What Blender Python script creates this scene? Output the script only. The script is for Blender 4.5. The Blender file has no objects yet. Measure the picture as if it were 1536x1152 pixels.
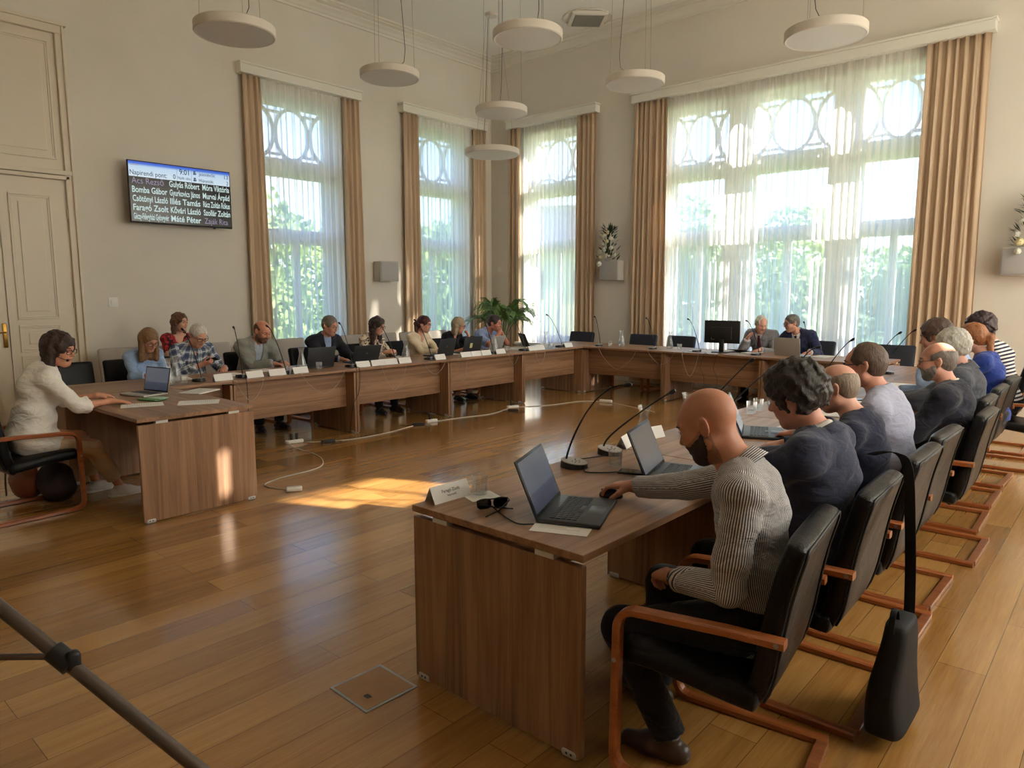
SKY_N, SKY_S, SUN_E, EXPO, LEGB, LEGC = 1.1, 1.8, 11.5, 1.72, 138, 250
import bpy, bmesh, math, random, time
import numpy as np
from mathutils import Vector, Matrix, Euler
T0 = time.time()
random.seed(7)
SC = bpy.context.scene
COL = SC.collection
PI = math.pi
R_ = math.radians

# ------------------------------------------------------------------ object helpers
def tag(o, label=None, cat=None, group=None, kind=None):
    if label: o['label'] = label
    if cat: o['category'] = cat
    if group: o['group'] = group
    if kind: o['kind'] = kind
    return o

def thing(name, label, cat, loc=(0, 0, 0), rz=0.0, group=None):
    o = bpy.data.objects.new(name, None)
    o.empty_display_size = 0.1
    COL.objects.link(o)
    o.location = loc
    o.rotation_euler = (0, 0, rz)
    return tag(o, label, cat, group)

def obj_from_mesh(name, me, parent=None, loc=None, rz=None):
    o = bpy.data.objects.new(name, me)
    COL.objects.link(o)
    if parent is not None: o.parent = parent
    if loc is not None: o.location = loc
    if rz is not None: o.rotation_euler = (0, 0, rz)
    return o

def dup(root, loc, rz=None, label=None, group=None):
    r = root.copy(); COL.objects.link(r); r.location = loc
    if rz is not None: r.rotation_euler = (root.rotation_euler[0], root.rotation_euler[1], rz)
    if label: r['label'] = label
    if group: r['group'] = group
    for ch in list(root.children):
        c = ch.copy(); COL.objects.link(c); c.parent = r
        for g in ch.children:
            d = g.copy(); COL.objects.link(d); d.parent = c
    return r

class MB:
    """collects shapes of one mesh"""
    def __init__(s):
        s.v = []; s.f = []; s.m = []; s.sm = []
    def add(s, vs, fs, mi=0, smooth=False):
        n = len(s.v)
        s.v += [tuple(p) for p in vs]
        for f in fs:
            s.f.append(tuple(i + n for i in f)); s.m.append(mi); s.sm.append(smooth)
        return s
    def box(s, c, d, mi=0, M=None, rz=0, ry=0, rx=0):
        x, y, z = d[0] / 2, d[1] / 2, d[2] / 2
        vs = [Vector(p) for p in ((-x,-y,-z),(x,-y,-z),(x,y,-z),(-x,y,-z),(-x,-y,z),(x,-y,z),(x,y,z),(-x,y,z))]
        if rz or ry or rx:
            E_ = Euler((rx, ry, rz)).to_matrix(); vs = [E_ @ p for p in vs]
        vs = [p + Vector(c) for p in vs]
        if M is not None: vs = [M @ p for p in vs]
        return s.add(vs, [(0,3,2,1),(4,5,6,7),(0,1,5,4),(1,2,6,5),(2,3,7,6),(3,0,4,7)], mi)
    def rbox(s, c, d, r=0.01, seg=2, mi=0, M=None, smooth=True):
        bm = bmesh.new()
        bmesh.ops.create_cube(bm, size=1)
        bmesh.ops.scale(bm, vec=d, verts=bm.verts)
        bmesh.ops.bevel(bm, geom=bm.edges[:], offset=r, segments=seg, affect='EDGES', profile=0.5)
        if M is None: M = Matrix.Identity(4)
        vs = [M @ (v.co + Vector(c)) for v in bm.verts]
        bm.verts.index_update()
        fs = [[v.index for v in f.verts] for f in bm.faces]
        bm.free()
        return s.add(vs, fs, mi, smooth)
    def tube(s, pts, r, n=8, mi=0, cap=True, smooth=True, closed=False):
        pts = [Vector(p) for p in pts]
        N = len(pts); rr = r if isinstance(r, (list, tuple)) else [r] * N
        vs = []; fs = []
        up = None
        for i, p in enumerate(pts):
            if closed: t = pts[(i + 1) % N] - pts[i - 1]
            else: t = pts[min(i + 1, N - 1)] - pts[max(i - 1, 0)]
            if t.length < 1e-9: t = Vector((0, 0, 1))
            t.normalize()
            if up is None:
                up = Vector((0, 0, 1)) if abs(t.z) < 0.9 else Vector((1, 0, 0))
            a = (up - t * up.dot(t))
            if a.length < 1e-6: a = t.orthogonal()
            a.normalize(); b = t.cross(a); up = a
            for k in range(n):
                an = 2 * PI * k / n
                vs.append(p + (a * math.cos(an) + b * math.sin(an)) * rr[i])
        M = N if closed else N - 1
        for i in range(M):
            j = (i + 1) % N
            for k in range(n):
                k2 = (k + 1) % n
                fs.append((i * n + k, i * n + k2, j * n + k2, j * n + k))
        s.add(vs, fs, mi, smooth)
        if cap and not closed:
            s.add(vs[:n], [tuple(reversed(range(n)))], mi, False)
            s.add(vs[-n:], [tuple(range(n))], mi, False)
        return s
    def sweep(s, pts, w, h, side, mi=0, smooth=False, closed=False):
        """rectangular section: w along 'side', h in the plane of the path"""
        pts = [Vector(p) for p in pts]; N = len(pts); sd = Vector(side).normalized()
        vs = []; fs = []
        for i, p in enumerate(pts):
            t = (pts[min(i + 1, N - 1)] - pts[max(i - 1, 0)]).normalized()
            nn = sd.cross(t).normalized()
            e = 0.18
            prof = [(-.5, -.5 + e), (-.5 + e, -.5), (.5 - e, -.5), (.5, -.5 + e), (.5, .5 - e), (.5 - e, .5), (-.5 + e, .5), (-.5, .5 - e)]
            for a, b in prof:
                vs.append(p + sd * (a * w) + nn * (b * h))
        n = 8
        for i in range(N - 1):
            for k in range(n):
                k2 = (k + 1) % n
                fs.append((i * n + k, i * n + k2, (i + 1) * n + k2, (i + 1) * n + k))
        fs.append(tuple(reversed(range(n)))); fs.append(tuple(range((N - 1) * n, N * n)))
        return s.add(vs, fs, mi, smooth)
    def lathe(s, prof, n=24, c=(0, 0, 0), mi=0, smooth=True, M=None):
        q_ = [prof[0]]
        for i in range(1, len(prof)):
            q_.append(prof[i])
            if i < len(prof) - 1:
                a1 = math.atan2(prof[i][1] - prof[i-1][1], prof[i][0] - prof[i-1][0]); a2 = math.atan2(prof[i+1][1] - prof[i][1], prof[i+1][0] - prof[i][0])
                if abs((a2 - a1 + PI) % (2 * PI) - PI) > 0.75: q_.append(prof[i])
        prof = q_
        vs = []; fs = []
        for r, z in prof:
            for k in range(n):
                a = 2 * PI * k / n
                p = Vector((c[0] + r * math.cos(a), c[1] + r * math.sin(a), c[2] + z))
                vs.append(M @ p if M is not None else p)
        for i in range(len(prof) - 1):
            if prof[i] == prof[i + 1]: continue
            for k in range(n):
                k2 = (k + 1) % n
                fs.append((i * n + k, i * n + k2, (i + 1) * n + k2, (i + 1) * n + k))
        s.add(vs, fs, mi, smooth)
        if prof[0][0] > 1e-5: s.add(vs[:n], [tuple(reversed(range(n)))], mi, False)
        if prof[-1][0] > 1e-5: s.add(vs[-n:], [tuple(range(n))], mi, False)
        return s
    def sphere(s, c, r, n=12, m=8, mi=0, sc=(1, 1, 1)):
        vs = []; fs = []
        for i in range(m + 1):
            th = PI * i / m
            for k in range(n):
                a = 2 * PI * k / n
                vs.append((c[0] + r * sc[0] * math.sin(th) * math.cos(a), c[1] + r * sc[1] * math.sin(th) * math.sin(a), c[2] + r * sc[2] * math.cos(th)))
        for i in range(m):
            for k in range(n):
                k2 = (k + 1) % n
                fs.append((i * n + k, (i + 1) * n + k, (i + 1) * n + k2, i * n + k2))
        return s.add(vs, fs, mi, True)
    def grid(s, P, mi=0, smooth=True):
        """P: rows of points"""
        nr, nc = len(P), len(P[0])
        vs = [p for row in P for p in row]
        fs = [(i * nc + j, i * nc + j + 1, (i + 1) * nc + j + 1, (i + 1) * nc + j) for i in range(nr - 1) for j in range(nc - 1)]
        return s.add(vs, fs, mi, smooth)
    def build(s, name, mats, parent=None, loc=None, rz=None, weld=False):
        me = bpy.data.meshes.new(name)
        me.from_pydata(s.v, [], s.f)
        for m in (mats if isinstance(mats, (list, tuple)) else [mats]): me.materials.append(m)
        me.polygons.foreach_set('material_index', s.m)
        me.polygons.foreach_set('use_smooth', s.sm)
        me.update()
        if weld:
            bm = bmesh.new(); bm.from_mesh(me)
            bmesh.ops.remove_doubles(bm, verts=bm.verts, dist=1e-5)
            bmesh.ops.recalc_face_normals(bm, faces=bm.faces)
            bm.to_mesh(me); bm.free()
        return obj_from_mesh(name, me, parent, loc, rz)

def bevel(o, w=0.003, seg=2):
    m = o.modifiers.new('bevel', 'BEVEL'); m.width = w; m.segments = seg; m.limit_method = 'ANGLE'; m.angle_limit = R_(40)
    return o

# ------------------------------------------------------------------ materials
def lin(c):
    return tuple((x / 12.92 if x <= 0.04045 else ((x + 0.055) / 1.055) ** 2.4) for x in c)
def s255(r, g, b): return lin((r / 255, g / 255, b / 255))

class NT:
    def __init__(s, name):
        s.m = bpy.data.materials.new(name); s.m.use_nodes = True
        s.t = s.m.node_tree; s.n = s.t.nodes; s.l = s.t.links
        s.bsdf = s.n['Principled BSDF']; s.out = s.n['Material Output']
    def node(s, ty, **kw):
        x = s.n.new(ty)
        for k, v in kw.items():
            if k.startswith('i_'): x.inputs[k[2:].replace('_', ' ')].default_value = v
            else: setattr(x, k, v)
        return x
    def link(s, a, b): s.l.new(a, b)
    def set(s, **kw):
        for k, v in kw.items():
            s.bsdf.inputs[k.replace('_', ' ')].default_value = v
    def ramp(s, src, stops):
        r = s.node('ShaderNodeValToRGB')
        el = r.color_ramp.elements
        while len(el) < len(stops): el.new(0.5)
        for e, (p, c) in zip(el, stops):
            e.position = p; e.color = (c[0], c[1], c[2], 1)
        s.link(src, r.inputs['Fac']); return r.outputs['Color']
    def coords(s, kind='Object', scale=(1, 1, 1), rot=(0, 0, 0), loc=(0, 0, 0)):
        tc = s.node('ShaderNodeTexCoord'); mp = s.node('ShaderNodeMapping')
        mp.inputs['Scale'].default_value = scale; mp.inputs['Rotation'].default_value = rot; mp.inputs['Location'].default_value = loc
        s.link(tc.outputs[kind], mp.inputs['Vector']); return mp.outputs['Vector']
    def noise(s, vec, scale=5, detail=4, rough=0.55, dist=0.0):
        x = s.node('ShaderNodeTexNoise')
        x.inputs['Scale'].default_value = scale; x.inputs['Detail'].default_value = detail
        x.inputs['Roughness'].default_value = rough; x.inputs['Distortion'].default_value = dist
        if vec is not None: s.link(vec, x.inputs['Vector'])
        return x.outputs['Fac']
    def math(s, op, a, b=None):
        x = s.node('ShaderNodeMath', operation=op)
        for i, v in enumerate((a, b)):
            if v is None: continue
            if isinstance(v, (int, float)): x.inputs[i].default_value = v
            else: s.link(v, x.inputs[i])
        return x.outputs[0]
    def mix(s, fac, a, b, blend='MIX'):
        x = s.node('ShaderNodeMix', data_type='RGBA', blend_type=blend)
        for sock, v in ((x.inputs[0], fac), (x.inputs[6], a), (x.inputs[7], b)):
            if isinstance(v, (int, float)): sock.default_value = v
            elif isinstance(v, tuple): sock.default_value = (v[0], v[1], v[2], 1)
            else: s.link(v, sock)
        return x.outputs[2]
    def bump(s, h, strength=0.2, dist=0.01):
        b = s.node('ShaderNodeBump'); b.inputs['Strength'].default_value = strength; b.inputs['Distance'].default_value = dist
        s.link(h, b.inputs['Height']); s.link(b.outputs['Normal'], s.bsdf.inputs['Normal'])

MATS = {}
def plain(name, c, rough=0.5, metal=0.0, var=0.0, vscale=8, bump=0.0, bscale=60, coat=0.0, sheen=0.0, spec=None, kind='Object'):
    if name in MATS: return MATS[name]
    t = NT(name)
    t.set(Base_Color=(c[0], c[1], c[2], 1), Roughness=rough, Metallic=metal)
    if spec is not None: t.set(**{'Specular IOR Level': spec}) if False else t.bsdf.inputs['Specular IOR Level'].__setattr__('default_value', spec)
    if coat: t.bsdf.inputs['Coat Weight'].default_value = coat; t.bsdf.inputs['Coat Roughness'].default_value = 0.15
    if sheen: t.bsdf.inputs['Sheen Weight'].default_value = sheen; t.bsdf.inputs['Sheen Roughness'].default_value = 0.4
    if var or bump: vec = t.coords(kind)
    if var:
        n = t.noise(vec, vscale, 4)
        lo = tuple(x * (1 - var) for x in c); hi = tuple(min(1, x * (1 + var)) for x in c)
        t.link(t.ramp(n, [(0.3, lo), (0.7, hi)]), t.bsdf.inputs['Base Color'])
    if bump:
        t.bump(t.noise(vec, bscale, 4), bump, 0.005)
    MATS[name] = t.m; return t.m

def wood(name, axis, cols, long=1.1, cross=26, rough=0.45, coat=0.0, bumpv=0.04, fine=1.0):
    if name in MATS: return MATS[name]
    t = NT(name)
    sc = [cross] * 3; sc[axis] = long
    v = t.coords('Object', tuple(sc))
    n1 = t.noise(v, 0.32, 5, 0.6, 1.2)
    sc2 = [cross * 4] * 3; sc2[axis] = long * 3
    v2 = t.coords('Object', tuple(sc2))
    n2 = t.noise(v2, 1.0, 4, 0.7, 0.2)
    f = t.math('ADD', t.math('MULTIPLY', n1, 0.75), t.math('MULTIPLY', n2, 0.25 * fine))
    c = t.ramp(f, [(0.33, cols[0]), (0.47, cols[1]), (0.6, cols[2]), (0.72, cols[1])])
    t.link(c, t.bsdf.inputs['Base Color'])
    t.set(Roughness=rough)
    if coat: t.bsdf.inputs['Coat Weight'].default_value = coat; t.bsdf.inputs['Coat Roughness'].default_value = 0.12
    if bumpv: t.bump(n2, bumpv, 0.002)
    MATS[name] = t.m; return t.m

OAK = [s255(108, 78, 56), s255(142, 106, 78), s255(168, 130, 99)]
oak_x = wood('table_oak_lengthwise', 0, OAK, rough=0.42)
oak_z = wood('table_oak_upright', 2, OAK, rough=0.5)
BEECH = [s255(128, 68, 34), s255(156, 86, 44), s255(176, 104, 56)]
beech = wood('lacquered_beech', 0, BEECH, long=2, cross=30, rough=0.3, coat=0.4)
beech_dark = wood('lacquered_beech_runner', 0, [s255(112, 66, 40), s255(140, 84, 50), s255(160, 100, 62)], long=2, cross=30, rough=0.3, coat=0.4)

def m_floor():
    t = NT('parquet_floor')
    vec = t.coords('Object', (1, 1, 1), (0, 0, R_(90)))
    b = t.node('ShaderNodeTexBrick', offset=0.37, offset_frequency=2, squash=1.0)
    b.inputs['Scale'].default_value = 1.0
    b.inputs['Mortar Size'].default_value = 0.0016
    b.inputs['Mortar Smooth'].default_value = 0.2
    b.inputs['Bias'].default_value = 0.0
    b.inputs['Brick Width'].default_value = 1.75
    b.inputs['Row Height'].default_value = 0.185
    b.inputs['Color1'].default_value = (0, 0, 0, 1); b.inputs['Color2'].default_value = (1, 1, 1, 1); b.inputs['Mortar'].default_value = (0.5, 0.5, 0.5, 1)
    t.link(vec, b.inputs['Vector'])
    g1 = t.noise(t.coords('Object', (22, 1.2, 1)), 1.0, 6, 0.65, 0.6)
    g2 = t.noise(t.coords('Object', (120, 5, 1)), 1.0, 3, 0.6, 0.1)
    f = t.math('ADD', t.math('MULTIPLY', g1, 0.42), t.math('MULTIPLY', g2, 0.22)); f = t.math('ADD', f, .1)
    f = t.math('ADD', f, t.math('MULTIPLY', b.outputs['Color'], 0.22))
    c = t.ramp(f, [(0.3, s255(130, 91, 45)), (0.5, s255(164, 118, 62)), (0.72, s255(190, 144, 84))])
    c = t.mix(t.math('MULTIPLY', b.outputs['Fac'], 0.75), c, s255(70, 46, 24))
    t.link(c, t.bsdf.inputs['Base Color'])
    wob = t.noise(t.coords('Object', (3, 1.2, 1)), 1.0, 3)
    rg = t.math('ADD', t.math('MULTIPLY', g1, 0.12), t.math('MULTIPLY', wob, 0.08))
    t.link(t.math('ADD', rg, 0.14), t.bsdf.inputs['Roughness'])
    h = t.math('SUBTRACT', t.math('MULTIPLY', wob, 0.5), t.math('MULTIPLY', b.outputs['Fac'], 0.6))
    t.bump(h, 0.08, 0.01)
    t.bsdf.inputs['Coat Weight'].default_value = 0.6; t.bsdf.inputs['Coat Roughness'].default_value = 0.1
    return t.m
floor_m = m_floor()
wall_m = plain('plaster_paint', s255(222, 214, 201), 0.85, var=0.03, vscale=1.3, bump=0.03, bscale=90)
ceil_m = plain('ceiling_paint', s255(236, 231, 220), 0.9, var=0.02, vscale=1.0)
trim_m = plain('trim_paint', s255(226, 219, 206), 0.55)
door_m = plain('door_enamel', s255(222, 209, 188), 0.4, var=0.015, vscale=3)
frame_m = plain('window_enamel', s255(240, 238, 230), 0.4)
pelmet_m = plain('pelmet_paint', s255(232, 228, 216), 0.5)
black_pl = plain('black_plastic', s255(22, 22, 24), 0.42)
dark_pl = plain('charcoal_plastic', s255(44, 45, 48), 0.45)
silver_pl = plain('silver_plastic', s255(176, 174, 170), 0.35, 0.3)
white_pl = plain('white_plastic', s255(232, 230, 224), 0.4)
grey_metal = plain('brushed_metal', s255(168, 168, 168), 0.35, 0.9)
paper_m = plain('paper_white', s255(236, 234, 230), 0.8)
paper_b = plain('paper_cream', s255(226, 220, 198), 0.8)
ink_m = plain('print_ink', s255(70, 70, 78), 0.8)
def m_leather():
    t = NT('black_leather')
    v = t.coords('Object')
    t.set(Base_Color=(*s255(24, 24, 25), 1), Roughness=0.34); t.bsdf.inputs['Specular IOR Level'].default_value = 0.2
    big = t.noise(v, 7, 4, 0.6, 0.8)
    vo = t.node('ShaderNodeTexVoronoi'); vo.inputs['Scale'].default_value = 160; t.link(v, vo.inputs['Vector'])
    h = t.math('ADD', t.math('MULTIPLY', big, 1.0), t.math('MULTIPLY', vo.outputs['Distance'], 0.25))
    t.bump(h, 0.35, 0.012)
    t.link(t.math('ADD', t.math('MULTIPLY', big, 0.25), 0.2), t.bsdf.inputs['Roughness'])
    return t.m
leather = m_leather()
leather_dk = plain('leather_seam', s255(20, 20, 20), 0.5)
blue_fab = plain('navy_chair_cloth', s255(38, 40, 52), 0.75, bump=0.1, bscale=300)
grey_fab = plain('pale_grey_upholstery', s255(176, 168, 160), 0.9, var=0.04, vscale=6, bump=0.1, bscale=250)

def m_sheer():
    t = NT('sheer_voile')
    v = t.coords('Object', (1, 1, 0.02))
    n = t.noise(v, 26, 3, 0.6)
    tr = t.node('ShaderNodeBsdfTransparent'); tl = t.node('ShaderNodeBsdfTranslucent'); df = t.node('ShaderNodeBsdfDiffuse')
    tl.inputs['Color'].default_value = (0.95, 0.96, 0.94, 1); df.inputs['Color'].default_value = (0.88, 0.88, 0.86, 1)
    a = t.node('ShaderNodeMixShader'); a.inputs[0].default_value = 0.25
    t.link(tl.outputs[0], a.inputs[1]); t.link(df.outputs[0], a.inputs[2])
    b = t.node('ShaderNodeMixShader')
    lw = t.node('ShaderNodeLayerWeight'); lw.inputs['Blend'].default_value = 0.5
    # the weave closes up when seen (or lit) at a slant
    r = t.node('ShaderNodeMapRange'); r.inputs['From Min'].default_value = 0.0; r.inputs['From Max'].default_value = 0.55
    r.inputs['To Min'].default_value = 0.60; r.inputs['To Max'].default_value = 1.0
    t.link(t.math('ADD', lw.outputs['Facing'], t.math('MULTIPLY', t.math('SUBTRACT', n, .5), .35)), r.inputs['Value']); t.link(r.outputs[0], b.inputs[0])
    t.link(tr.outputs[0], b.inputs[1]); t.link(a.outputs[0], b.inputs[2])
    t.link(b.outputs[0], t.out.inputs['Surface'])
    return t.m
sheer_m = m_sheer()
def m_blind():
    t = NT('cream_blind_cloth')
    tl = t.node('ShaderNodeBsdfTranslucent'); df = t.node('ShaderNodeBsdfDiffuse'); tl.inputs['Color'].default_value = (.92, .9, .84, 1); df.inputs['Color'].default_value = (.85, .83, .78, 1)
    a = t.node('ShaderNodeMixShader'); a.inputs[0].default_value = .4; t.link(tl.outputs[0], a.inputs[1]); t.link(df.outputs[0], a.inputs[2]); t.link(a.outputs[0], t.out.inputs['Surface'])
    return t.m
blind_m = m_blind()
def m_curtain():
    t = NT('beige_drape')
    v = t.coords('Object', (1, 1, 0.05))
    n = t.noise(v, 14, 4)
    c = t.ramp(n, [(0.3, s255(202, 174, 144)), (0.7, s255(224, 198, 168))])
    t.link(c, t.bsdf.inputs['Base Color']); t.set(Roughness=0.8)
    tl = t.node('ShaderNodeBsdfTranslucent'); t.link(c, tl.inputs['Color'])
    mx = t.node('ShaderNodeMixShader'); mx.inputs[0].default_value = 0.18
    t.link(t.bsdf.outputs[0], mx.inputs[1]); t.link(tl.outputs[0], mx.inputs[2]); t.link(mx.outputs[0], t.out.inputs['Surface'])
    return t.m
curtain_m = m_curtain()
def m_glass(name='window_glass', tint=(0.97, 0.99, 0.98), gl=0.07):
    t = NT(name)
    tr = t.node('ShaderNodeBsdfTransparent'); tr.inputs['Color'].default_value = (*tint, 1)
    g = t.node('ShaderNodeBsdfGlossy'); g.inputs['Roughness'].default_value = 0.02
    lw = t.node('ShaderNodeLayerWeight'); lw.inputs['Blend'].default_value = 0.25
    f = t.math('ADD', t.math('MULTIPLY', lw.outputs['Facing'], 0.45 if gl > 0.1 else 0.3), gl * 0.5)
    b = t.node('ShaderNodeMixShader'); t.link(f, b.inputs[0]); t.link(tr.outputs[0], b.inputs[1]); t.link(g.outputs[0], b.inputs[2])
    if name == 'drinking_glass':
        f2 = t.math('ADD', t.math('MULTIPLY', t.math('POWER', lw.outputs['Facing'], 2.0), .5), .03); df = t.node('ShaderNodeBsdfDiffuse'); df.inputs['Color'].default_value = (.9, .92, .92, 1)
        c = t.node('ShaderNodeMixShader'); t.link(f2, c.inputs[0]); t.link(b.outputs[0], c.inputs[1]); t.link(df.outputs[0], c.inputs[2]); b = c
    t.link(b.outputs[0], t.out.inputs['Surface']); return t.m
glass_m = m_glass()
clear_m = m_glass('drinking_glass', (0.985, 0.99, 0.988), 0.10)
water_m = m_glass('water_surface', (0.97, 0.985, 0.985), 0.10)
def emis(name, c, s=1.0, rough=0.3):
    t = NT(name); t.set(Base_Color=(0.01, 0.01, 0.012, 1), Roughness=rough)
    t.bsdf.inputs['Emission Color'].default_value = (c[0], c[1], c[2], 1); t.bsdf.inputs['Emission Strength'].default_value = s / 2 ** EXPO
    return t.m
# ------------------------------------------------------------------ room shell
XA, YB, XR, YR = -10.53, 11.25, 1.85, -3.2
ZC = 6.34
WT = 0.42
def wall_with_openings(name, u0, u1, openings, to, zt=ZC + 0.05):
    """wall in (u, d, z): openings (u0,u1,z0,z1)"""
    mb = MB()
    us = sorted({u0, u1, *[o[0] for o in openings], *[o[1] for o in openings]})
    for a, b in zip(us[:-1], us[1:]):
        cuts = sorted([(o[2], o[3]) for o in openings if o[0] <= a + 1e-6 and o[1] >= b - 1e-6])
        z = -0.1
        for c0, c1 in cuts + [(zt, zt)]:
            if c0 > z + 1e-6:
                mb.box(((a + b) / 2, WT / 2, (z + c0) / 2), (b - a, WT, c0 - z), M=to)
            z = c1
    o = mb.build(name, wall_m); return tag(o, kind='structure')
TO_A = Matrix(((0, -1, 0, XA), (1, 0, 0, 0), (0, 0, 1, 0), (0, 0, 0, 1)))      # u -> y, d -> -x
TO_B = Matrix(((1, 0, 0, 0), (0, 1, 0, YB), (0, 0, 1, 0), (0, 0, 0, 1)))        # u -> x, d -> +y
TO_R = Matrix(((0, 1, 0, XR), (1, 0, 0, 0), (0, 0, 1, 0), (0, 0, 0, 1)))        # u -> y, d -> +x
TO_N = Matrix(((1, 0, 0, 0), (0, -1, 0, YR), (0, 0, 1, 0), (0, 0, 0, 1)))
ZW0, ZW1 = 0.62, 4.74
WA = [(6.02, 7.42), (9.12, 10.52)]
WB = [(-9.62, -8.22), (-6.46, -2.16)]
wall_with_openings('wall_left', YR, YB, [(a, b, ZW0, ZW1) for a, b in WA], TO_A)
wall_with_openings('wall_back', XA - WT, XR + WT, [(a, b, ZW0, ZW1) for a, b in WB], TO_B)
RW = [(2.9, 5.3, 1.3, 4.8), (5.64, 5.86, 2.9, 3.4), (5.90, 7.05, 2.38, 2.88), (7.5, 10.4, 0.8, 4.8)]  # the two small openings are unseen, cut to shape the sun streaks
wall_with_openings('wall_right', YR, YB, RW, TO_R)
wall_with_openings('wall_front', XA - WT, XR + WT, [], TO_N)
sun_slit = bpy.data.objects.new('window_5', None); COL.objects.link(sun_slit); tag(sun_slit, kind='structure')  # bars for an unseen opening added to cast the floor sun patch
fm_ = MB()
for u in (6.30, 6.66): fm_.box((u, .40, 2.63), (.03, .02, .5), M=TO_R)
fm_.build('window_frame', frame_m, sun_slit)
mb = MB().box(((XA + XR) / 2, (YR + YB) / 2, -0.05), (XR - XA + 2 * WT, YB - YR + 2 * WT, 0.1))
tag(mb.build('floor', floor_m), kind='structure')
mb = MB().box(((XA + XR) / 2, (YR + YB) / 2, ZC + 0.1), (XR - XA + 2 * WT, YB - YR + 2 * WT, 0.2))
tag(mb.build('ceiling', ceil_m), kind='structure')
# cornice along the two walls in view
def profile_run(name, prof, u0, u1, to, m):
    mb = MB(); n = len(prof)
    vs = [to @ Vector((u, -o, z)) for u in (u0, u1) for o, z in prof]
    fs = [(i, i + 1, n + i + 1, n + i) for i in range(n - 1)]
    mb.add(vs, fs)
    mb.add(vs[:n], [tuple(range(n))]); mb.add(vs[n:], [tuple(range(n))])
    return tag(mb.build(name, m, weld=True), kind='structure')
corn = [(0, 6.15), (0.035, 6.15), (0.035, 6.185), (0.06, 6.2), (0.09, 6.235), (0.15, 6.27), (0.15, 6.29), (0.23, 6.30), (0.23, 6.315), (0.3, 6.32), (0.31, 6.345)]
profile_run('trim_1', corn, YR, YB, TO_A, trim_m)
profile_run('trim_2', corn, XA, XR, TO_B, trim_m)
base = [(0, 0.2), (0.012, 0.2), (0.02, 0.185), (0.02, 0.0)]
profile_run('baseboard_back', base, XA, XR, TO_B, trim_m)
profile_run('baseboard_left', base, 3.38, YB, TO_A, trim_m)
# ------------------------------------------------------------------ windows
def oval_arc(cu, cz, ru, rz_, a0, a1, n=28):
    return [(cu + ru * math.cos(a0 + (a1 - a0) * i / n), cz + rz_ * math.sin(a0 + (a1 - a0) * i / n)) for i in range(n + 1)]
def window(idx, u0, u1, posts, to):
    """posts: list of bay limits"""
    w = bpy.data.objects.new('window_%d' % idx, None); COL.objects.link(w); tag(w, kind='structure')
    D0 = 0.24
    fr = MB()
    d = 0.12; fw = 0.09
    zt0, zt1, zm0, zm1 = 3.58, 3.80, 2.50, 2.63
    fr.box(((u0 + u1) / 2, D0 + d / 2, ZW1 - fw / 2), (u1 - u0, d, fw), M=to)
    fr.box(((u0 + u1) / 2, D0 + d / 2, ZW0 + fw / 2), (u1 - u0, d, fw), M=to)
    fr.box(((u0 + u1) / 2, D0 + d / 2 - 0.02, (zt0 + zt1) / 2), (u1 - u0, d + 0.06, zt1 - zt0), M=to)
    fr.box(((u0 + u1) / 2, D0 + d / 2 - 0.05, zt1 - 0.02), (u1 - u0, d + 0.1, 0.04), M=to)
    fr.box(((u0 + u1) / 2, D0 + d / 2, (zm0 + zm1) / 2), (u1 - u0, d, zm1 - zm0), M=to)
    for a, b in posts['posts']:
        fr.box(((a + b) / 2, D0 + d / 2, (ZW0 + ZW1) / 2), (b - a, d + 0.02, ZW1 - ZW0), M=to)
    fo = fr.build('window_frame', frame_m, w); bevel(fo, 0.008)
    for a, b in posts['bays']:
        s = MB()
        c = (a + b) / 2
        dd = D0 + 0.05
        # sashes
        for x0, x1, z0, z1 in ((a, b, zm1, zt0), (a, c, ZW0 + fw, zm0), (c, b, ZW0 + fw, zm0)):
            sw = 0.055
            s.box(((x0 + x1) / 2, dd, z0 + sw / 2), (x1 - x0, 0.05, sw), M=to); s.box(((x0 + x1) / 2, dd, z1 - sw / 2), (x1 - x0, 0.05, sw), M=to)
            s.box((x0 + sw / 2, dd, (z0 + z1) / 2), (sw, 0.05, z1 - z0 - 2 * sw), M=to); s.box((x1 - sw / 2, dd, (z0 + z1) / 2), (sw, 0.05, z1 - z0 - 2 * sw), M=to)
        so = s.build('sash', frame_m, w); bevel(so, 0.006)
        # tracery in the top light
        tr = MB()
        zt, zb = ZW1 - fw, zt1
        cz = (zt + zb) / 2; rz_ = (zt - zb) / 2 - 0.02; ru = (b - a) * 0.26
        side = to.to_3x3() @ Vector((0, 1, 0))
        def sw_(arc): tr.sweep([to @ Vector((u, dd, z)) for u, z in arc], 0.05, 0.056, side)
        sw_(oval_arc(c, cz, ru, rz_, 0, 2 * PI, 40))
        gap = (b - a) / 2 - ru
        for sg in (-1, 1):
            cu = c + sg * (2 * ru + 0.035)
            a0 = math.acos(max(-1, min(1, ((b if sg > 0 else a) - cu) / ru * (1 if sg > 0 else -1))))
            if sg > 0: sw_(oval_arc(cu, cz, ru, rz_, a0, 2 * PI - a0))
            else: sw_(oval_arc(cu, cz, ru, rz_, PI - a0, -(PI - a0)))
            for zz in (cz - rz_ * 0.82, cz + rz_ * 0.82):
                tr.box((c + sg * (ru + 0.017), dd, zz), (0.2, 0.05, 0.035), M=to)
        tr.build('tracery', frame_m, w)
        p = MB()
        p.add([to @ Vector(q) for q in ((a, dd, ZW0), (b, dd, ZW0), (b, dd, ZW1), (a, dd, ZW1))], [(0, 1, 2, 3)])
        p.build('pane', glass_m, w)
    sl = MB().box(((u0 + u1) / 2, 0.02, ZW0 - 0.025), (u1 - u0 + 0.16, 0.5, 0.05), M=to)
    bevel(sl.build('window_sill', trim_m, w), 0.008)
    return w
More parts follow.
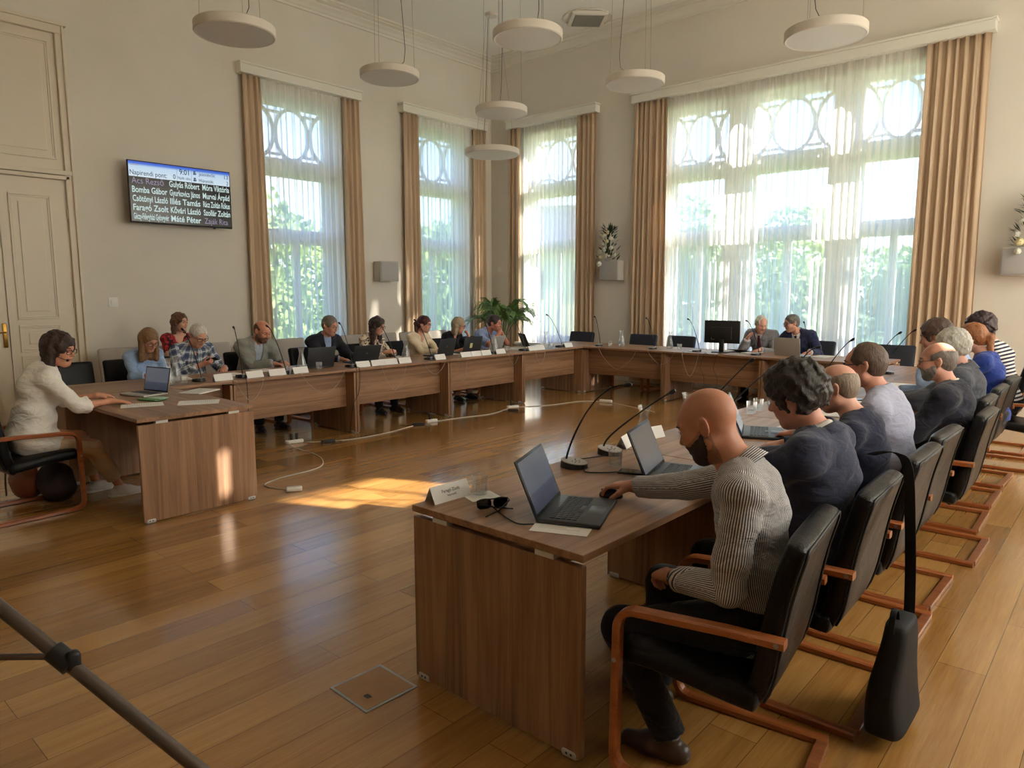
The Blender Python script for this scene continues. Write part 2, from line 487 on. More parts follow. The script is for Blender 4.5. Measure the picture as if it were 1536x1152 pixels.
def bays1(a, b): return {'posts': [(a, a + 0.11), (b - 0.11, b)], 'bays': [(a + 0.11, b - 0.11)]}
big = {'posts': [(-6.46, -6.33), (-5.36, -4.92), (-3.70, -3.28), (-2.29, -2.16)], 'bays': [(-6.33, -5.36), (-4.92, -3.70), (-3.28, -2.29)]}
window(1, *WA[0], bays1(*WA[0]), TO_A)
window(2, *WA[1], bays1(*WA[1]), TO_A)
window(3, *WB[0], bays1(*WB[0]), TO_B)
window(4, *WB[1], big, TO_B)
# ------------------------------------------------------------------ curtains, sheers and pelmets
def cloth(name, u0, u1, z0, z1, off, amp, period, to, m, rnd, thick=0.0, flare=0.0, nz=14, per=10, lab=None, cat=None, group=None, slack=0.0):
    rs = random.Random(rnd)
    nu = max(12, int((u1 - u0) / period * per))
    ph = [rs.uniform(0, 6.28) for _ in range(6)]
    am = [rs.uniform(0.6, 1.25) for _ in range(64)]
    rows = []
    for j in range(nz + 1):
        tz = j / nz; z = z1 + (z0 - z1) * tz
        row = []
        for i in range(nu + 1):
            t = i / nu
            u = u0 + (u1 - u0) * t
            x = (u - u0) / period
            k = am[int(x) % 64]
            w = math.sin(2 * PI * x + 0.9 * math.sin(2 * PI * x / 3.7 + ph[0]) + 0.5 * tz * math.sin(x * 1.3 + ph[1]))
            ww = k * w + 0.35 * math.sin(2 * PI * x * 2.1 + ph[2] + tz)
            d = off + amp * ww * (0.75 + 0.35 * tz) + slack * math.sin(tz * PI)
            uu = u + flare * tz * (t - 0.5) + 0.012 * tz * math.sin(x * 2 + ph[3])
            row.append(to @ Vector((uu, -d, z)))
        rows.append(row)
    mb = MB().grid(rows)
    o = mb.build(name, m)
    if thick:
        s = o.modifiers.new('thickness', 'SOLIDIFY'); s.thickness = thick; s.offset = 0
    return tag(o, lab, cat, group)
DR = [(TO_A, 5.68, 5.98, 'first tall window beside the TV, on the side of the TV'), (TO_A, 7.48, 7.80, 'first tall window, on the side of the wall speaker'),
      (TO_A, 8.80, 9.18, 'second tall window, beside the wall speaker'), (TO_A, 10.62, 10.96, 'second tall window, next to the room corner'),
      (TO_B, -9.95, -9.66, 'narrow window behind the palm, next to the room corner'), (TO_B, -8.22, -7.80, 'narrow window, beside the wall flowers'),
      (TO_B, -6.98, -6.32, 'wide window, at its end beside the wall flowers'), (TO_B, -2.44, -1.72, 'wide window, the broadest drape, behind the seated row')]
for i, (to, a, b, w) in enumerate(DR):
    cloth('curtain', a, b, 0.04, 4.92, 0.085, 0.035, 0.105, to, curtain_m, 11 + i, thick=0.004, flare=0.06, lab='beige drape of the ' + w, cat='curtain', group='beige drapes')
for i, (to, a, b, w) in enumerate([(TO_A, 5.95, 7.52, 'first tall window beside the TV'), (TO_A, 9.14, 10.66, 'second tall window, behind the palm'),
                                   (TO_B, -9.70, -8.18, 'narrow window behind the palm'), (TO_B, -6.36, -2.40, 'wide window')]):
    cloth('sheer_curtain', a, b, 0.05, 4.92, 0.035, 0.014, 0.11, to, sheer_m, 31 + i, nz=10, per=8, lab='sheer white voile hanging across the ' + w, cat='sheer curtain', group='sheer voiles')
for to, a, b, w in [(TO_A, 5.63, 7.84, 'first tall window beside the TV'), (TO_A, 8.76, 10.99, 'second tall window near the corner'), (TO_B, -9.98, -7.78, 'narrow window near the corner'), (TO_B, -7.02, -1.68, 'wide window')]:
    mb = MB()
    c = (a + b) / 2; L = b - a
    mb.box((c, -0.075, 4.985), (L, 0.15, 0.13), M=to); mb.box((c, -0.085, 5.065), (L + 0.03, 0.175, 0.03), M=to); mb.box((c, -0.08, 4.925), (L + 0.012, 0.162, 0.015), M=to)
    tag(bevel(mb.build('curtain_pelmet', pelmet_m), 0.006), 'long white moulded pelmet box above the ' + w, 'pelmet', 'white pelmets')
# ------------------------------------------------------------------ door with overdoor panel
dr = bpy.data.objects.new('door_1', None); COL.objects.link(dr); tag(dr, kind='structure')
def panel_frame(mb, u0, u1, z0, z1, d=0.0, w=0.05, h=0.018, to=TO_A):
    for k, (o, hh) in enumerate(((0, h), (w * 0.45, h * 0.55))):
        ww = w * (0.45 if k == 0 else 0.4)
        a, b, c, e = u0 + o, u1 - o, z0 + o, z1 - o
        mb.box(((a + b) / 2, -d - hh / 2, c + ww / 2), (b - a, hh, ww), M=to); mb.box(((a + b) / 2, -d - hh / 2, e - ww / 2), (b - a, hh, ww), M=to)
        mb.box((a + ww / 2, -d - hh / 2, (c + e) / 2), (ww, hh, e - c - 2 * ww), M=to); mb.box((b - ww / 2, -d - hh / 2, (c + e) / 2), (ww, hh, e - c - 2 * ww), M=to)
    mb.box(((u0 + u1) / 2, -d - h * 0.3, (z0 + z1) / 2), (u1 - u0 - 4 * w, h * 0.6, z1 - z0 - 4 * w), M=to)
fr = MB()
UD0, UD1 = 1.62, 3.31
for u in (UD0 + 0.05, UD1 - 0.05):
    fr.box((u, -0.035, 2.48), (0.1, 0.07, 4.96), M=TO_A); fr.box((u + (0.035 if u > 2.5 else -0.035), -0.05, 2.49), (0.03, 0.1, 4.98), M=TO_A)
fr.box(((UD0 + UD1) / 2, -0.04, 4.91), (UD1 - UD0, 0.08, 0.1), M=TO_A); fr.box(((UD0 + UD1) / 2, -0.055, 4.975), (UD1 - UD0 + 0.06, 0.11, 0.04), M=TO_A)
fr.box(((UD0 + UD1) / 2, -0.045, 3.16), (UD1 - UD0, 0.09, 0.06), M=TO_A); fr.box(((UD0 + UD1) / 2, -0.035, 3.10), (UD1 - UD0 - 0.1, 0.07, 0.05), M=TO_A)
bevel(fr.build('door_frame', door_m, dr), 0.008)
op = MB(); op.box(((UD0 + UD1) / 2, -0.012, 4.02), (UD1 - UD0 - 0.2, 0.024, 1.68), M=TO_A); panel_frame(op, UD0 + 0.17, UD1 - 0.17, 3.32, 4.76, 0.024)
bevel(op.build('overdoor_panel', door_m, dr), 0.004)
for k, (a, b) in enumerate(((UD0 + 0.1, 2.463), (2.469, UD1 - 0.1))):
    lf = MB(); lf.box(((a + b) / 2, -0.012, 1.54), (b - a, 0.024, 3.06), M=TO_A)
    e0, e1 = (a + 0.1, b - 0.14) if k == 0 else (a + 0.1, b - 0.18)
    panel_frame(lf, e0, e1, 1.31, 2.87, 0.024); panel_frame(lf, e0, e1, 0.90, 1.24, 0.024); panel_frame(lf, e0, e1, 0.16, 0.85, 0.024)
    if k: lf.box((a + 0.02, -0.034, 1.54), (0.05, 0.02, 3.06), M=TO_A)
    l = bevel(lf.build('door_leaf', door_m, dr), 0.004)
    if k:
        brass = plain('brass', s255(176, 132, 62), 0.3, 0.9)
        h = MB(); h.rbox((a - 0.055, -0.038, 1.12), (0.045, 0.012, 0.3), 0.005, 2, M=TO_A)
        h.tube([TO_A @ Vector(p) for p in ((a - 0.055, -0.04, 1.16), (a - 0.055, -0.085, 1.16), (a - 0.16, -0.085, 1.155))], 0.01, 10)
        h.build('door_handle', brass, l)
        for z in (0.5, 1.5, 2.65):
            hg = MB().tube([TO_A @ Vector((b - 0.005, -0.035, z + q)) for q in (-0.06, 0.06)], 0.011, 10); hg.build('hinge', door_m, l)
# ------------------------------------------------------------------ wall items
def text_mesh(body, size, mat, name='lettering', bold=0.0, align='LEFT', extr=0.0003):
    cu = bpy.data.curves.new(name, 'FONT'); cu.body = body; cu.size = size; cu.align_x = align; cu.offset = bold; cu.extrude = extr; cu.resolution_u = 3
    tmp = bpy.data.objects.new(name, cu); COL.objects.link(tmp)
    bpy.context.view_layer.update()
    dg = bpy.context.evaluated_depsgraph_get()
    me = bpy.data.meshes.new_from_object(tmp.evaluated_get(dg))
    bpy.data.objects.remove(tmp); bpy.data.curves.remove(cu)
    me.materials.clear(); me.materials.append(mat); me.name = name
    return me
def fit_text(me, x0, x1, z0, h):
    """scale a text mesh so that it spans x0..x1, baseline z0, cap height h; returns points list in (x, z)"""
    n = len(me.vertices); co = np.empty(n * 3, np.float32); me.vertices.foreach_get('co', co); co = co.reshape(-1, 3)
    mn, mx = co[:, 0].min(), co[:, 0].max()
    return co, (x1 - x0) / (mx - mn), mn
tv = thing('flat_tv', 'wall-mounted black TV showing white names under a pale header', 'television', (XA + 0.24, 4.615, 2.585), PI / 2)
TW, TH = 1.43, 0.825
m = MB().rbox((0, 0.02, TH / 2), (TW, 0.035, TH), 0.006, 2); m.rbox((0, 0.055, TH * 0.42), (TW * 0.7, 0.05, TH * 0.55), 0.02, 2)
m.build('bezel', black_pl, tv)
m = MB().box((0, 0.14, TH * 0.5), (0.1, 0.18, 0.08)); m.box((0, 0.222, TH * 0.5), (0.42, 0.012, 0.42)); m.box((-0.16, 0.09, TH * 0.5), (0.03, 0.03, 0.4)); m.box((0.16, 0.09, TH * 0.5), (0.03, 0.03, 0.4))
m.build('wall_bracket', black_pl, tv)
m = MB().box((0.45, 0.03, -0.008), (0.03, 0.02, 0.016)); m.box((0, 0.0, 0.008), (0.05, 0.004, 0.008), 0)
m.build('sensor', dark_pl, tv)
sx0, sx1, sz0, sz1 = -TW / 2 + 0.012, TW / 2 - 0.012, 0.022, TH - 0.012
m = MB()
yf = 0.0018
def q(mb, x0, x1, z0, z1, mi, y=yf): mb.add([(x0, y, z0), (x1, y, z0), (x1, y, z1), (x0, y, z1)], [(0, 1, 2, 3)], mi)
zh = sz1 - 0.20
def m_head():
    t = NT('screen_header'); t.set(Base_Color=(0.01, 0.01, 0.01, 1), Roughness=0.25)
    v = t.coords('Object'); sp = t.node('ShaderNodeSeparateXYZ'); t.link(v, sp.inputs[0])
    f = t.math('DIVIDE', t.math('SUBTRACT', sz1, sp.outputs[2]), 0.2)
    c = t.ramp(f, [(0.0, s255(20, 70, 190)), (0.14, s255(52, 110, 214)), (0.3, s255(186, 212, 236)), (1.0, s255(206, 224, 236))])
    t.link(c, t.bsdf.inputs['Emission Color']); t.bsdf.inputs['Emission Strength'].default_value = 0.95 / 2 ** EXPO
    return t.m
q(m, sx0, sx1, sz0, zh, 0); q(m, sx0, sx1, zh, sz1, 1)
x_a, x_b = sx0 + 0.455 * (sx1 - sx0), sx0 + 0.60 * (sx1 - sx0)
for xx in (x_a, x_b): q(m, xx - 0.002, xx + 0.002, zh, sz1 - 0.03, 2, yf - 0.001)
# small figure icons
for zz in (zh + 0.115, zh + 0.025):
    xx = x_b + 0.045
    m.add([(xx + 0.018 * math.cos(k), yf - 0.001, zz + 0.036 + 0.013 * math.sin(k)) for k in np.linspace(0, 5.9, 12)], [tuple(range(12))], 3)
    q(m, xx - 0.02, xx + 0.02, zz - 0.004, zz + 0.022, 3, yf - 0.001)
    q(m, xx + 0.012, xx + 0.03, zz + 0.006, zz + 0.02, 2, yf - 0.0015)
scr_blk = emis('screen_black', s255(12, 11, 15), 1.0, 0.2)
scr = m.build('screen', [scr_blk, m_head(), emis('screen_blue_line', s255(96, 130, 170)), emis('screen_icon', s255(60, 76, 96))], tv)
txt_w = emis('screen_text_white', s255(206, 228, 224), .85); txt_g = emis('screen_text_grey', s255(150, 138, 158)); txt_k = emis('screen_text_dark', s255(40, 44, 62))
def put_text(body, x0, x1, z0, h, mat, bold):
    me = text_mesh(body, 0.1, mat, 'lettering', bold)
    n = len(me.vertices); co = np.empty(n * 3, np.float32); me.vertices.foreach_get('co', co); co = co.reshape(-1, 3)
    sx = (x1 - x0) / (co[:, 0].max() - co[:, 0].min()); sz = h / 0.1
    out = np.stack([x0 + (co[:, 0] - co[:, 0].min()) * sx, np.full(n, yf - 0.0025), z0 + co[:, 1] * sz], 1).astype(np.float32)
    me.vertices.foreach_set('co', out.ravel()); me.update()
    obj_from_mesh('lettering', me, scr)
def fx(t): return sx0 + t * (sx1 - sx0)
rows = [('Ács Rezső', 'Gulyás Róbert', 'Móra Viktória'), ('Bomba Gábor', 'Gyurkovics János', 'Murvai Árpád'), ('Csötönyi László', 'Illés Tamás', 'Rácz Zoltán Rókus'),
        ('Faragó Zsolt', 'Kővári László', 'Szollár Zoltán'), ('Géczy-Félegyházi Gyöngyvér', 'Máté Péter', 'Zaják Rita')]
rh = (zh - sz0) / 5.0
for i, r in enumerate(rows):
    z0 = zh - (i + 1) * rh + rh * 0.24
    for j, b in enumerate(r):
        thin = b in ('Ács Rezső', 'Zaják Rita')
        x0 = (0.02, 0.372, 0.705)[j]; x1 = (0.35, 0.675, 0.99)[j]
        if b == 'Ács Rezső': x1 = 0.32
        if b == 'Zaják Rita': x0, x1 = 0.71, 0.96
        put_text(b, fx(x0), fx(x1), z0, 0.115, txt_g if thin else txt_w, 0.0 if thin else 0.002)
put_text('Napirendi pont:', fx(0.01), fx(0.355), zh + 0.022, 0.092, txt_k, 0.0)
put_text('0', fx(0.415), fx(0.44), zh + 0.022, 0.09, txt_k, 0.0)
put_text('9:01', fx(0.48), fx(0.575), zh + 0.095, 0.1, txt_k, 0.0005)
put_text('Nyílt ülés', fx(0.462), fx(0.592), zh + 0.028, 0.052, txt_k, 0.0)
put_text('Jelenlévők:', fx(0.675), fx(0.85), zh + 0.108, 0.066, txt_k, 0.0)
put_text('13', fx(0.945), fx(0.985), zh + 0.1, 0.078, txt_k, 0.0)
put_text('Hiányzók:', fx(0.675), fx(0.83), zh + 0.02, 0.066, txt_k, 0.0)
put_text('2', fx(0.965), fx(0.985), zh + 0.015, 0.078, txt_k, 0.0)
q_ = MB(); 
for k in range(9): q(q_, fx(0.018) + k * 0.011, fx(0.018) + k * 0.011 + 0.007, sz1 - 0.055, sz1 - 0.047 + 0.004 * (k % 3), 0, yf - 0.0015)
q_.build('header_mark', emis('screen_mark', s255(170, 140, 120)), scr)

def speaker(loc, rz, lab, w=0.42, h=0.36, d=0.2):
    t = thing('wall_speaker', lab, 'speaker', loc, rz, 'wall speakers')
    m = MB().rbox((0, d / 2, 0), (w, d, h), 0.012, 3); m.build('cabinet', plain('speaker_white', s255(196, 190, 182), 0.5), t)
    m = MB().rbox((0, -0.006, 0), (w - 0.03, 0.012, h - 0.03), 0.005, 2)
    gm = plain('speaker_grille', s255(172, 168, 164), 0.6, var=0.04, vscale=200, bump=0.2, bscale=500)
    m.build('grille', gm, t)
    m = MB().box((0, d + 0.01, 0), (0.12, 0.02, 0.12)); m.build('wall_bracket', grey_metal, t)
    return t
speaker((XA + 0.225, 8.30, 2.02), PI / 2, 'pale grey square speaker on wall between the two tall windows')
speaker((-7.38, YB - 0.225, 2.035), 0, 'grey speaker under the white flower arrangement between two windows')
speaker((-1.20, YB - 0.225, 2.02), 0, 'grey speaker on wall beyond the broad drape, flowers on top')
# flower arrangements
leaf_m = plain('dark_leaf', s255(52, 66, 44), 0.6, var=0.25, vscale=20)
fl_w = plain('white_petal', s255(226, 222, 206), 0.7, var=0.06, vscale=30)
fl_y = plain('cream_petal', s255(220, 206, 158), 0.7, var=0.08, vscale=30)
def rose(mb, c, r, rs):
    for k in range(3):
        rr = r * (1 - 0.25 * k)
        n = 7 - k
        for i in range(n):
            a = 2 * PI * i / n + k * 0.5 + rs.uniform(-.2, .2)
            ctr = Vector((math.cos(a), math.sin(a), 0)) * rr * 0.45 + Vector((0, 0, k * r * 0.2))
            mb.sphere(Vector(c) + ctr, rr * 0.55, 6, 4, sc=(1, 1, 1))
    mb.sphere(Vector(c) + Vector((0, 0, r * 0.45)), r * 0.4, 6, 4)
def flowers(loc, lab, seed):
    rs = random.Random(seed)
    t = thing('flower_arrangement', lab, 'flowers', loc, 0, 'wall flower arrangements')
    lm = MB()
    H = 0.62
    for i in range(130):
        z = rs.uniform(-0.02, H) ; rad = 0.19 * (1 - z / H * 0.72) + 0.02
        a = rs.uniform(0, 2 * PI)
        sa = math.sin(a) * (1 if math.sin(a) < 0 else .3); p = Vector((rad * math.cos(a) * 1.0, rad * 0.55 * sa, z))
        d = Vector((math.cos(a), 0.6 * sa, rs.uniform(-0.2, 1.2))).normalized()
        L = rs.uniform(0.07, 0.15); s = d.cross(Vector((0, 0, 1))).normalized() * L * 0.17
        lm.add([p, p + d * L * .5 + s, p + d * L, p + d * L * .5 - s], [(0, 1, 2, 3)], 0)
    for i in range(6):
        d = Vector((rs.uniform(-.35, .45), rs.uniform(-.2, .1), 1)).normalized(); p = Vector((0.02, 0, H * 0.75)); L = rs.uniform(0.16, 0.26); s = d.cross(Vector((0, 1, 0))).normalized() * 0.022
        lm.add([p, p + d * L * .5 + s, p + d * L, p + d * L * .5 - s], [(0, 1, 2, 3)], 0)
    lm.tube([(0, 0, -0.02), (0, 0, H * 0.9)], 0.03, 8)
    lm.build('foliage', leaf_m, t)
    spots = [(-0.12, -.08, .06), (0.06, -.11, .09), (-0.02, -.1, .2), (0.11, -.08, .22), (-0.1, -.06, .3), (0.03, -.1, .34), (0.1, -.06, .4), (0.02, -.06, .5), (-0.06, -.05, .44), (0.15, -.04, .1), (-0.17, -.03, .16), (-0.13, -.1, -.06)]
    for i, s in enumerate(spots):
        fm = MB(); rose(fm, (0, 0, 0), rs.uniform(0.042, 0.058), rs)
        o = fm.build('blossom', fl_y if i in (0, 5, 7) else fl_w, t); o.location = s; o.rotation_euler = (R_(70) + rs.uniform(-.3, .3), rs.uniform(-.3, .3), 0)
    b = MB(); b.lathe([(0.055, 0), (0.075, 0.03), (0.08, 0.06)], 16, (0, 0, -0.02)); b.build('bowl', silver_pl, t)
    return t
flowers((-7.42, YB - 0.19, 2.217), 'cone of white roses and dark leaves on speaker between two windows', 3)
flowers((-1.10, YB - 0.19, 2.202), 'white and cream roses on the speaker beyond the broad drape', 4)
sw = thing('light_switch', 'white square light switch on wall below the TV', 'switch', (XA, 3.685, 1.515), PI / 2)
MB().rbox((0, -0.006, 0), (0.12, 0.012, 0.13), 0.004, 2).build('plate', white_pl, sw)
MB().rbox((0.0, -0.015, 0), (0.06, 0.008, 0.07), 0.003, 2).build('rocker', white_pl, sw)
th = thing('thermostat', 'small round white thermostat on wall in the room corner', 'thermostat', (-10.3, YB, 2.12), 0)
MB().lathe([(0.0, -0.02), (0.05, -0.02), (0.06, 0.0), (0.06, 0.001)], 20, M=Matrix.Rotation(-PI / 2, 4, 'X') @ Matrix.Translation((0, 0, 0)) @ Matrix.Scale(-1, 4, (0, 0, 1)) ).build('dial', white_pl, th)
# ceiling cassette
vt = thing('ceiling_vent', 'square white ceiling air vent with grey grille', 'vent', (-7.58, 10.55, ZC), R_(45))
MB().rbox((0, 0, -0.03), (0.62, 0.62, 0.06), 0.015, 2).build('housing', trim_m, vt)
vm = MB().box((0, 0, -0.062), (0.5, 0.5, 0.006))
for k in range(14): vm.box((0, -0.23 + k * 0.0354, -0.068), (0.48, 0.012, 0.01))
vm.build('grille', plain('vent_grey', s255(140, 136, 126), 0.6), vt)
vm = MB().tube([(0.31 * 1.35 * math.cos(a), 0.31 * 1.35 * math.sin(a), -0.015) for a in np.linspace(0, 2 * PI, 40)[:-1]], 0.012, 6, closed=True); vm.build('ring', trim_m, vt)
# ------------------------------------------------------------------ pendants
pend_m = plain('pendant_body', s255(214, 204, 190), 0.45)
diff_m = plain('pendant_diffuser', s255(178, 166, 152), 0.55, var=0.02, vscale=3)
diff_w = plain('pendant_diffuser_pearl', s255(214, 208, 196), 0.35, var=0.06, vscale=4)
PEND = [((-7.21, 3.87, 4.31), .8, 'above the TV end of the table row', 0), ((-7.95, 6.48, 4.58), .8, 'above the first tall window', 0), ((-5.52, 6.52, 4.55), .8, 'largest looking, in the middle of the ceiling', 1),
        ((-7.64, 8.40, 4.41), .8, 'third down the hanging column near the corner', 1), ((-8.72, 9.34, 4.06), .95, 'lowest of all, before the corner drapes', 2), ((-5.44, 8.69, 4.49), .8, 'before the wide window, at its flowers end', 1), ((-2.67, 7.88, 4.27), .8, 'before the wide window, at its broad drape end', 1)]
for i, (c, D, w, k) in enumerate(PEND):
    t = thing('pendant_lamp', 'flat round white disc pendant lamp, ' + w, 'pendant lamp', c, i * 0.7, 'disc pendant lamps')
    r = D / 2
    MB().lathe([(r - 0.03, -0.045), (r - 0.012, -0.05), (r, -0.04), (r, 0.04), (r - 0.01, 0.05), (0.0, 0.055)], 56).build('rim', pend_m, t)
    MB().lathe([(0.0, -0.042), (r - 0.03, -0.04)], 56).build('diffuser', diff_w if k else diff_m, t)
    H = ZC - c[2]
    wm = MB()
    for a in (0.3, 0.3 + 2 * PI / 3, 0.3 + 4 * PI / 3):
        wm.tube([((r - 0.06) * math.cos(a), (r - 0.06) * math.sin(a), 0.05), ((r - 0.06) * math.cos(a) * (0.9 if k != 2 else 0.3), (r - 0.06) * math.sin(a) * (0.9 if k != 2 else 0.3), H)], 0.0022, 5)
    wm.build('suspension_wire', plain('steel_wire', s255(150, 144, 134), 0.4, 0.5), t)
    cm = MB()
    pts = [(0.05, 0.02, 0.05), (0.1, 0.05, 0.09), (0.19, 0.06, 0.19), (0.21, 0.05, 0.34), (0.19, 0.03, 0.7), (0.12, 0, H)]
    cm.tube(pts, 0.0045, 6); cm.build('cable', plain('grey_cable', s255(88, 80, 72), 0.5), t)
    MB().lathe([(0.1, -0.045), (0.11, -0.03), (0.11, 0.0)], 24, (0, 0, H)).build('ceiling_canopy', pend_m, t)
# ------------------------------------------------------------------ tables
TZ = 0.765
DP = 0.866
white_met = plain('white_spacer', s255(206, 204, 198), 0.4)
foot_m = plain('foot_bracket', s255(190, 190, 188), 0.4, 0.2)
def make_table(L, lab, loc, rz, group, modesty=True):
    t = thing('conference_table', lab, 'table', loc, rz, group)
    tt = 0.028
    bevel(MB().box((0, 0, TZ - tt / 2), (L - 0.004, DP + 0.012, tt)).build('table_top', oak_x, t), 0.0025)
    for s in (-1, 1):
        p = MB().box((0, 0, 0), (0.028, DP, 0.706)).build('side_panel', oak_z, t); p.location = (s * (L / 2 - 0.018), 0, 0.012 + 0.353); bevel(p, 0.002)
        for y in (-0.27, 0.27):
            MB().box((s * (L / 2 - 0.018 - s * 0), y, TZ - tt - 0.0095), (0.034, 0.085, 0.0185)).build('spacer', white_met, t)
        for y in (-0.385, 0.385):
            f = MB().rbox((s * (L / 2 - 0.018), y, 0.018), (0.036, 0.07, 0.036), 0.012, 2)
            f.box((s * (L / 2 - 0.018 + 0.018), y - 0.008, 0.02), (0.002, 0.008, 0.008), 1); f.box((s * (L / 2 - 0.018 + 0.018), y + 0.012, 0.02), (0.002, 0.008, 0.008), 1)
            f.build('foot_bracket', [foot_m, black_pl], t)
    if modesty:
        p = MB().box((0, -DP / 2 + 0.17, 0.515), (L - 0.066, 0.018, 0.41)).build('modesty_panel', oak_x, t); bevel(p, 0.0015)
    return t
GT = 'oak conference tables'
ta = make_table(1.496, 'oak table under the striped-shirt man, its end panel closest to the viewer', (-1.777, 1.871 + .748, 0), -PI / 2, GT)
for k, w in enumerate(('before the navy-jacket curly-haired man', 'before the dark-suited bald man with glasses', 'before the white-haired man in grey', 'before the woman in the striped top')):
    dup(ta, (-1.777, 1.871 + .748 + 1.5 * (k + 1), 0), -PI / 2, 'oak table of the near row, ' + w)
for k, w in enumerate(('at the corner of the secretary desk, before the blue-shirted woman', 'before the grey-blazer man', 'before the zebra-blouse woman', 'before the cream-cardigan woman', 'before the clasped-hands man, last before the corner')):
    dup(ta, (-6.78 - DP / 2, 1.935 + .748 + 1.498 * k, 0), PI / 2, 'oak table facing us, ' + w)
for k, w in enumerate(('at the empty chairs', 'under the black monitor', 'under the silver laptop of the navy-suited man')):
    dup(ta, (-6.80 + .748 + 1.498 * k, 9.41 + DP / 2, 0), 0, 'oak table along the far window row, ' + w)
make_table(0.86, 'small oak corner table joining the two far table rows', (-6.80 - .43, 9.43 + DP / 2, 0), 0, GT, modesty=False)
make_table(1.575, 'oak side desk of the white-bloused woman with sunlit end panel', (-5.19 - .7875, 1.92 + DP / 2, 0), PI, GT)

# ------------------------------------------------------------------ cantilever chairs
def pad(fn, n=24, m=14, cap=4):
    """swept superellipse: fn(t) -> (center Vector, side Vector, normal Vector, half width, half thickness)"""
    rows = []
    ts = [i / m for i in range(m + 1)]
    def ring(t, k):
        c, s, nn, w, h = fn(t)
        r = []
        for i in range(n):
            a = 2 * PI * i / n
            ca, sa = math.cos(a), math.sin(a)
            e = 0.42
            x = math.copysign(abs(ca) ** e, ca) * w; y = math.copysign(abs(sa) ** e, sa) * h
            if k < 1: x -= math.copysign(min(abs(x), (1 - k) * 0.045), x); y *= k
            r.append(c + s * x + nn * y)
        return r
    mb = MB()
    R = []
    eps = 0.028
    for j in range(cap): 
        a = (j + 0.4) / cap; k = math.sin(a * PI / 2)
        R.append(ring(eps * (1 - math.cos(a * PI / 2)) * 1.0, k))
    for t in ts[1:-1]: R.append(ring(t, 1))
    for j in reversed(range(cap)):
        a = (j + 0.4) / cap; k = math.sin(a * PI / 2)
        R.append(ring(1 - eps * (1 - math.cos(a * PI / 2)), k))
    vs = [p for r in R for p in r]
    fs = []
    for i in range(len(R) - 1):
        for k in range(n):
            k2 = (k + 1) % n; fs.append((i * n + k, i * n + k2, (i + 1) * n + k2, (i + 1) * n + k))
    fs.append(tuple(reversed(range(n)))); fs.append(tuple(range(len(vs) - n, len(vs))))
    mb.add(vs, fs, 0, True); return mb
def bez(p, t):
    a = [Vector(q) for q in p]
    while len(a) > 1: a = [x.lerp(y, t) for x, y in zip(a[:-1], a[1:])]
    return a[0]
BKC = [(-0.12, 0, 0.36), (-0.225, 0, 0.40), (-0.20, 0, 0.62), (-0.24, 0, 0.76), (-0.285, 0, 0.915)]
def back_fn(t):
    c = bez(BKC, t); tg = (bez(BKC, min(1, t + .01)) - bez(BKC, max(0, t - .01))).normalized()
    return c, Vector((0, 1, 0)), tg.cross(Vector((0, 1, 0))).normalized(), 0.215 + 0.045 * min(1, t * 2.2), 0.046 - 0.008 * t
SEC = [(-0.19, 0, 0.385), (0.0, 0, 0.40), (0.15, 0, 0.435), (0.27, 0, 0.42)]
def seat_fn(t):
    c = bez(SEC, t); tg = (bez(SEC, min(1, t + .01)) - bez(SEC, max(0, t - .01))).normalized()
    return c, Vector((0, 1, 0)), tg.cross(Vector((0, 1, 0))).normalized(), 0.255, 0.046
def arc(cx, cz, r, a0, a1, n=8): return [(cx + r * math.cos(a0 + (a1 - a0) * i / n), cz + r * math.sin(a0 + (a1 - a0) * i / n)) for i in range(n + 1)]
def make_chair(lab, loc, rz, group, upholstery=None, name='cantilever_chair'):
    up = upholstery or leather
    t = thing(name, lab, 'chair', loc, rz, group)
    b = pad(back_fn, 28, 16).build('backrest', up, t)
    s = pad(seat_fn, 28, 12).build('seat', up, t)
    pp = []
    for i in range(13):
        c, sd, nn, w, h = back_fn(0.15 + 0.8 * i / 12); pp.append(c + sd * (w - 0.012) + nn * (h * 0.9))
    pr = []
    for i in range(13):
        c, sd, nn, w, h = back_fn(0.95 - 0.8 * i / 12); pr.append(c - sd * (w - 0.012) + nn * (h * 0.9))
    c, sd, nn, w, h = back_fn(0.985)
    top = [c + sd * (w - 0.03) + nn * h * .8, c + nn * h * .8, c - sd * (w - 0.03) + nn * h * .8]
    MB().tube(pp + top + pr, 0.005, 6).build('piping', leather_dk if up is leather else up, b)
    path = [(-0.272, 0.622), (-0.1, 0.618), (0.1, 0.606)] + arc(0.195, 0.53, 0.07, R_(82), 0, 7) + [(0.268, 0.3)] + arc(0.21, 0.075, 0.06, 0, -PI / 2, 7) + [(0.0, 0.0135), (-0.31, 0.0135)]
    for y in (-0.285, 0.285):
        f = MB().sweep([(x, y, z) for x, z in path], 0.048, 0.029, (0, 1, 0), smooth=False)
        fo = f.build('side_frame', beech, t)
        sg = 1 if y > 0 else -1
        for x, z in ((-0.25, 0.622), (0.267, 0.42)):
            MB().tube([(x, y + sg * 0.02, z), (x, y + sg * 0.025, z)], 0.008, 10).build('bolt', grey_metal, fo)
    bevel(MB().box((-0.295, 0, 0.0145), (0.045, 0.525, 0.024)).build('rear_crossbar', beech_dark, t), 0.004)
    MB().tube([(0.262, -0.262, 0.40), (0.262, 0.262, 0.40)], 0.012, 8).build('seat_rail', black_pl, t)
    return t
GC = 'black leather cantilever chairs'
CH0 = make_chair('black leather beech-armed chair holding the striped-shirt man', (-1.0, 2.24, 0), PI + .12, GC)
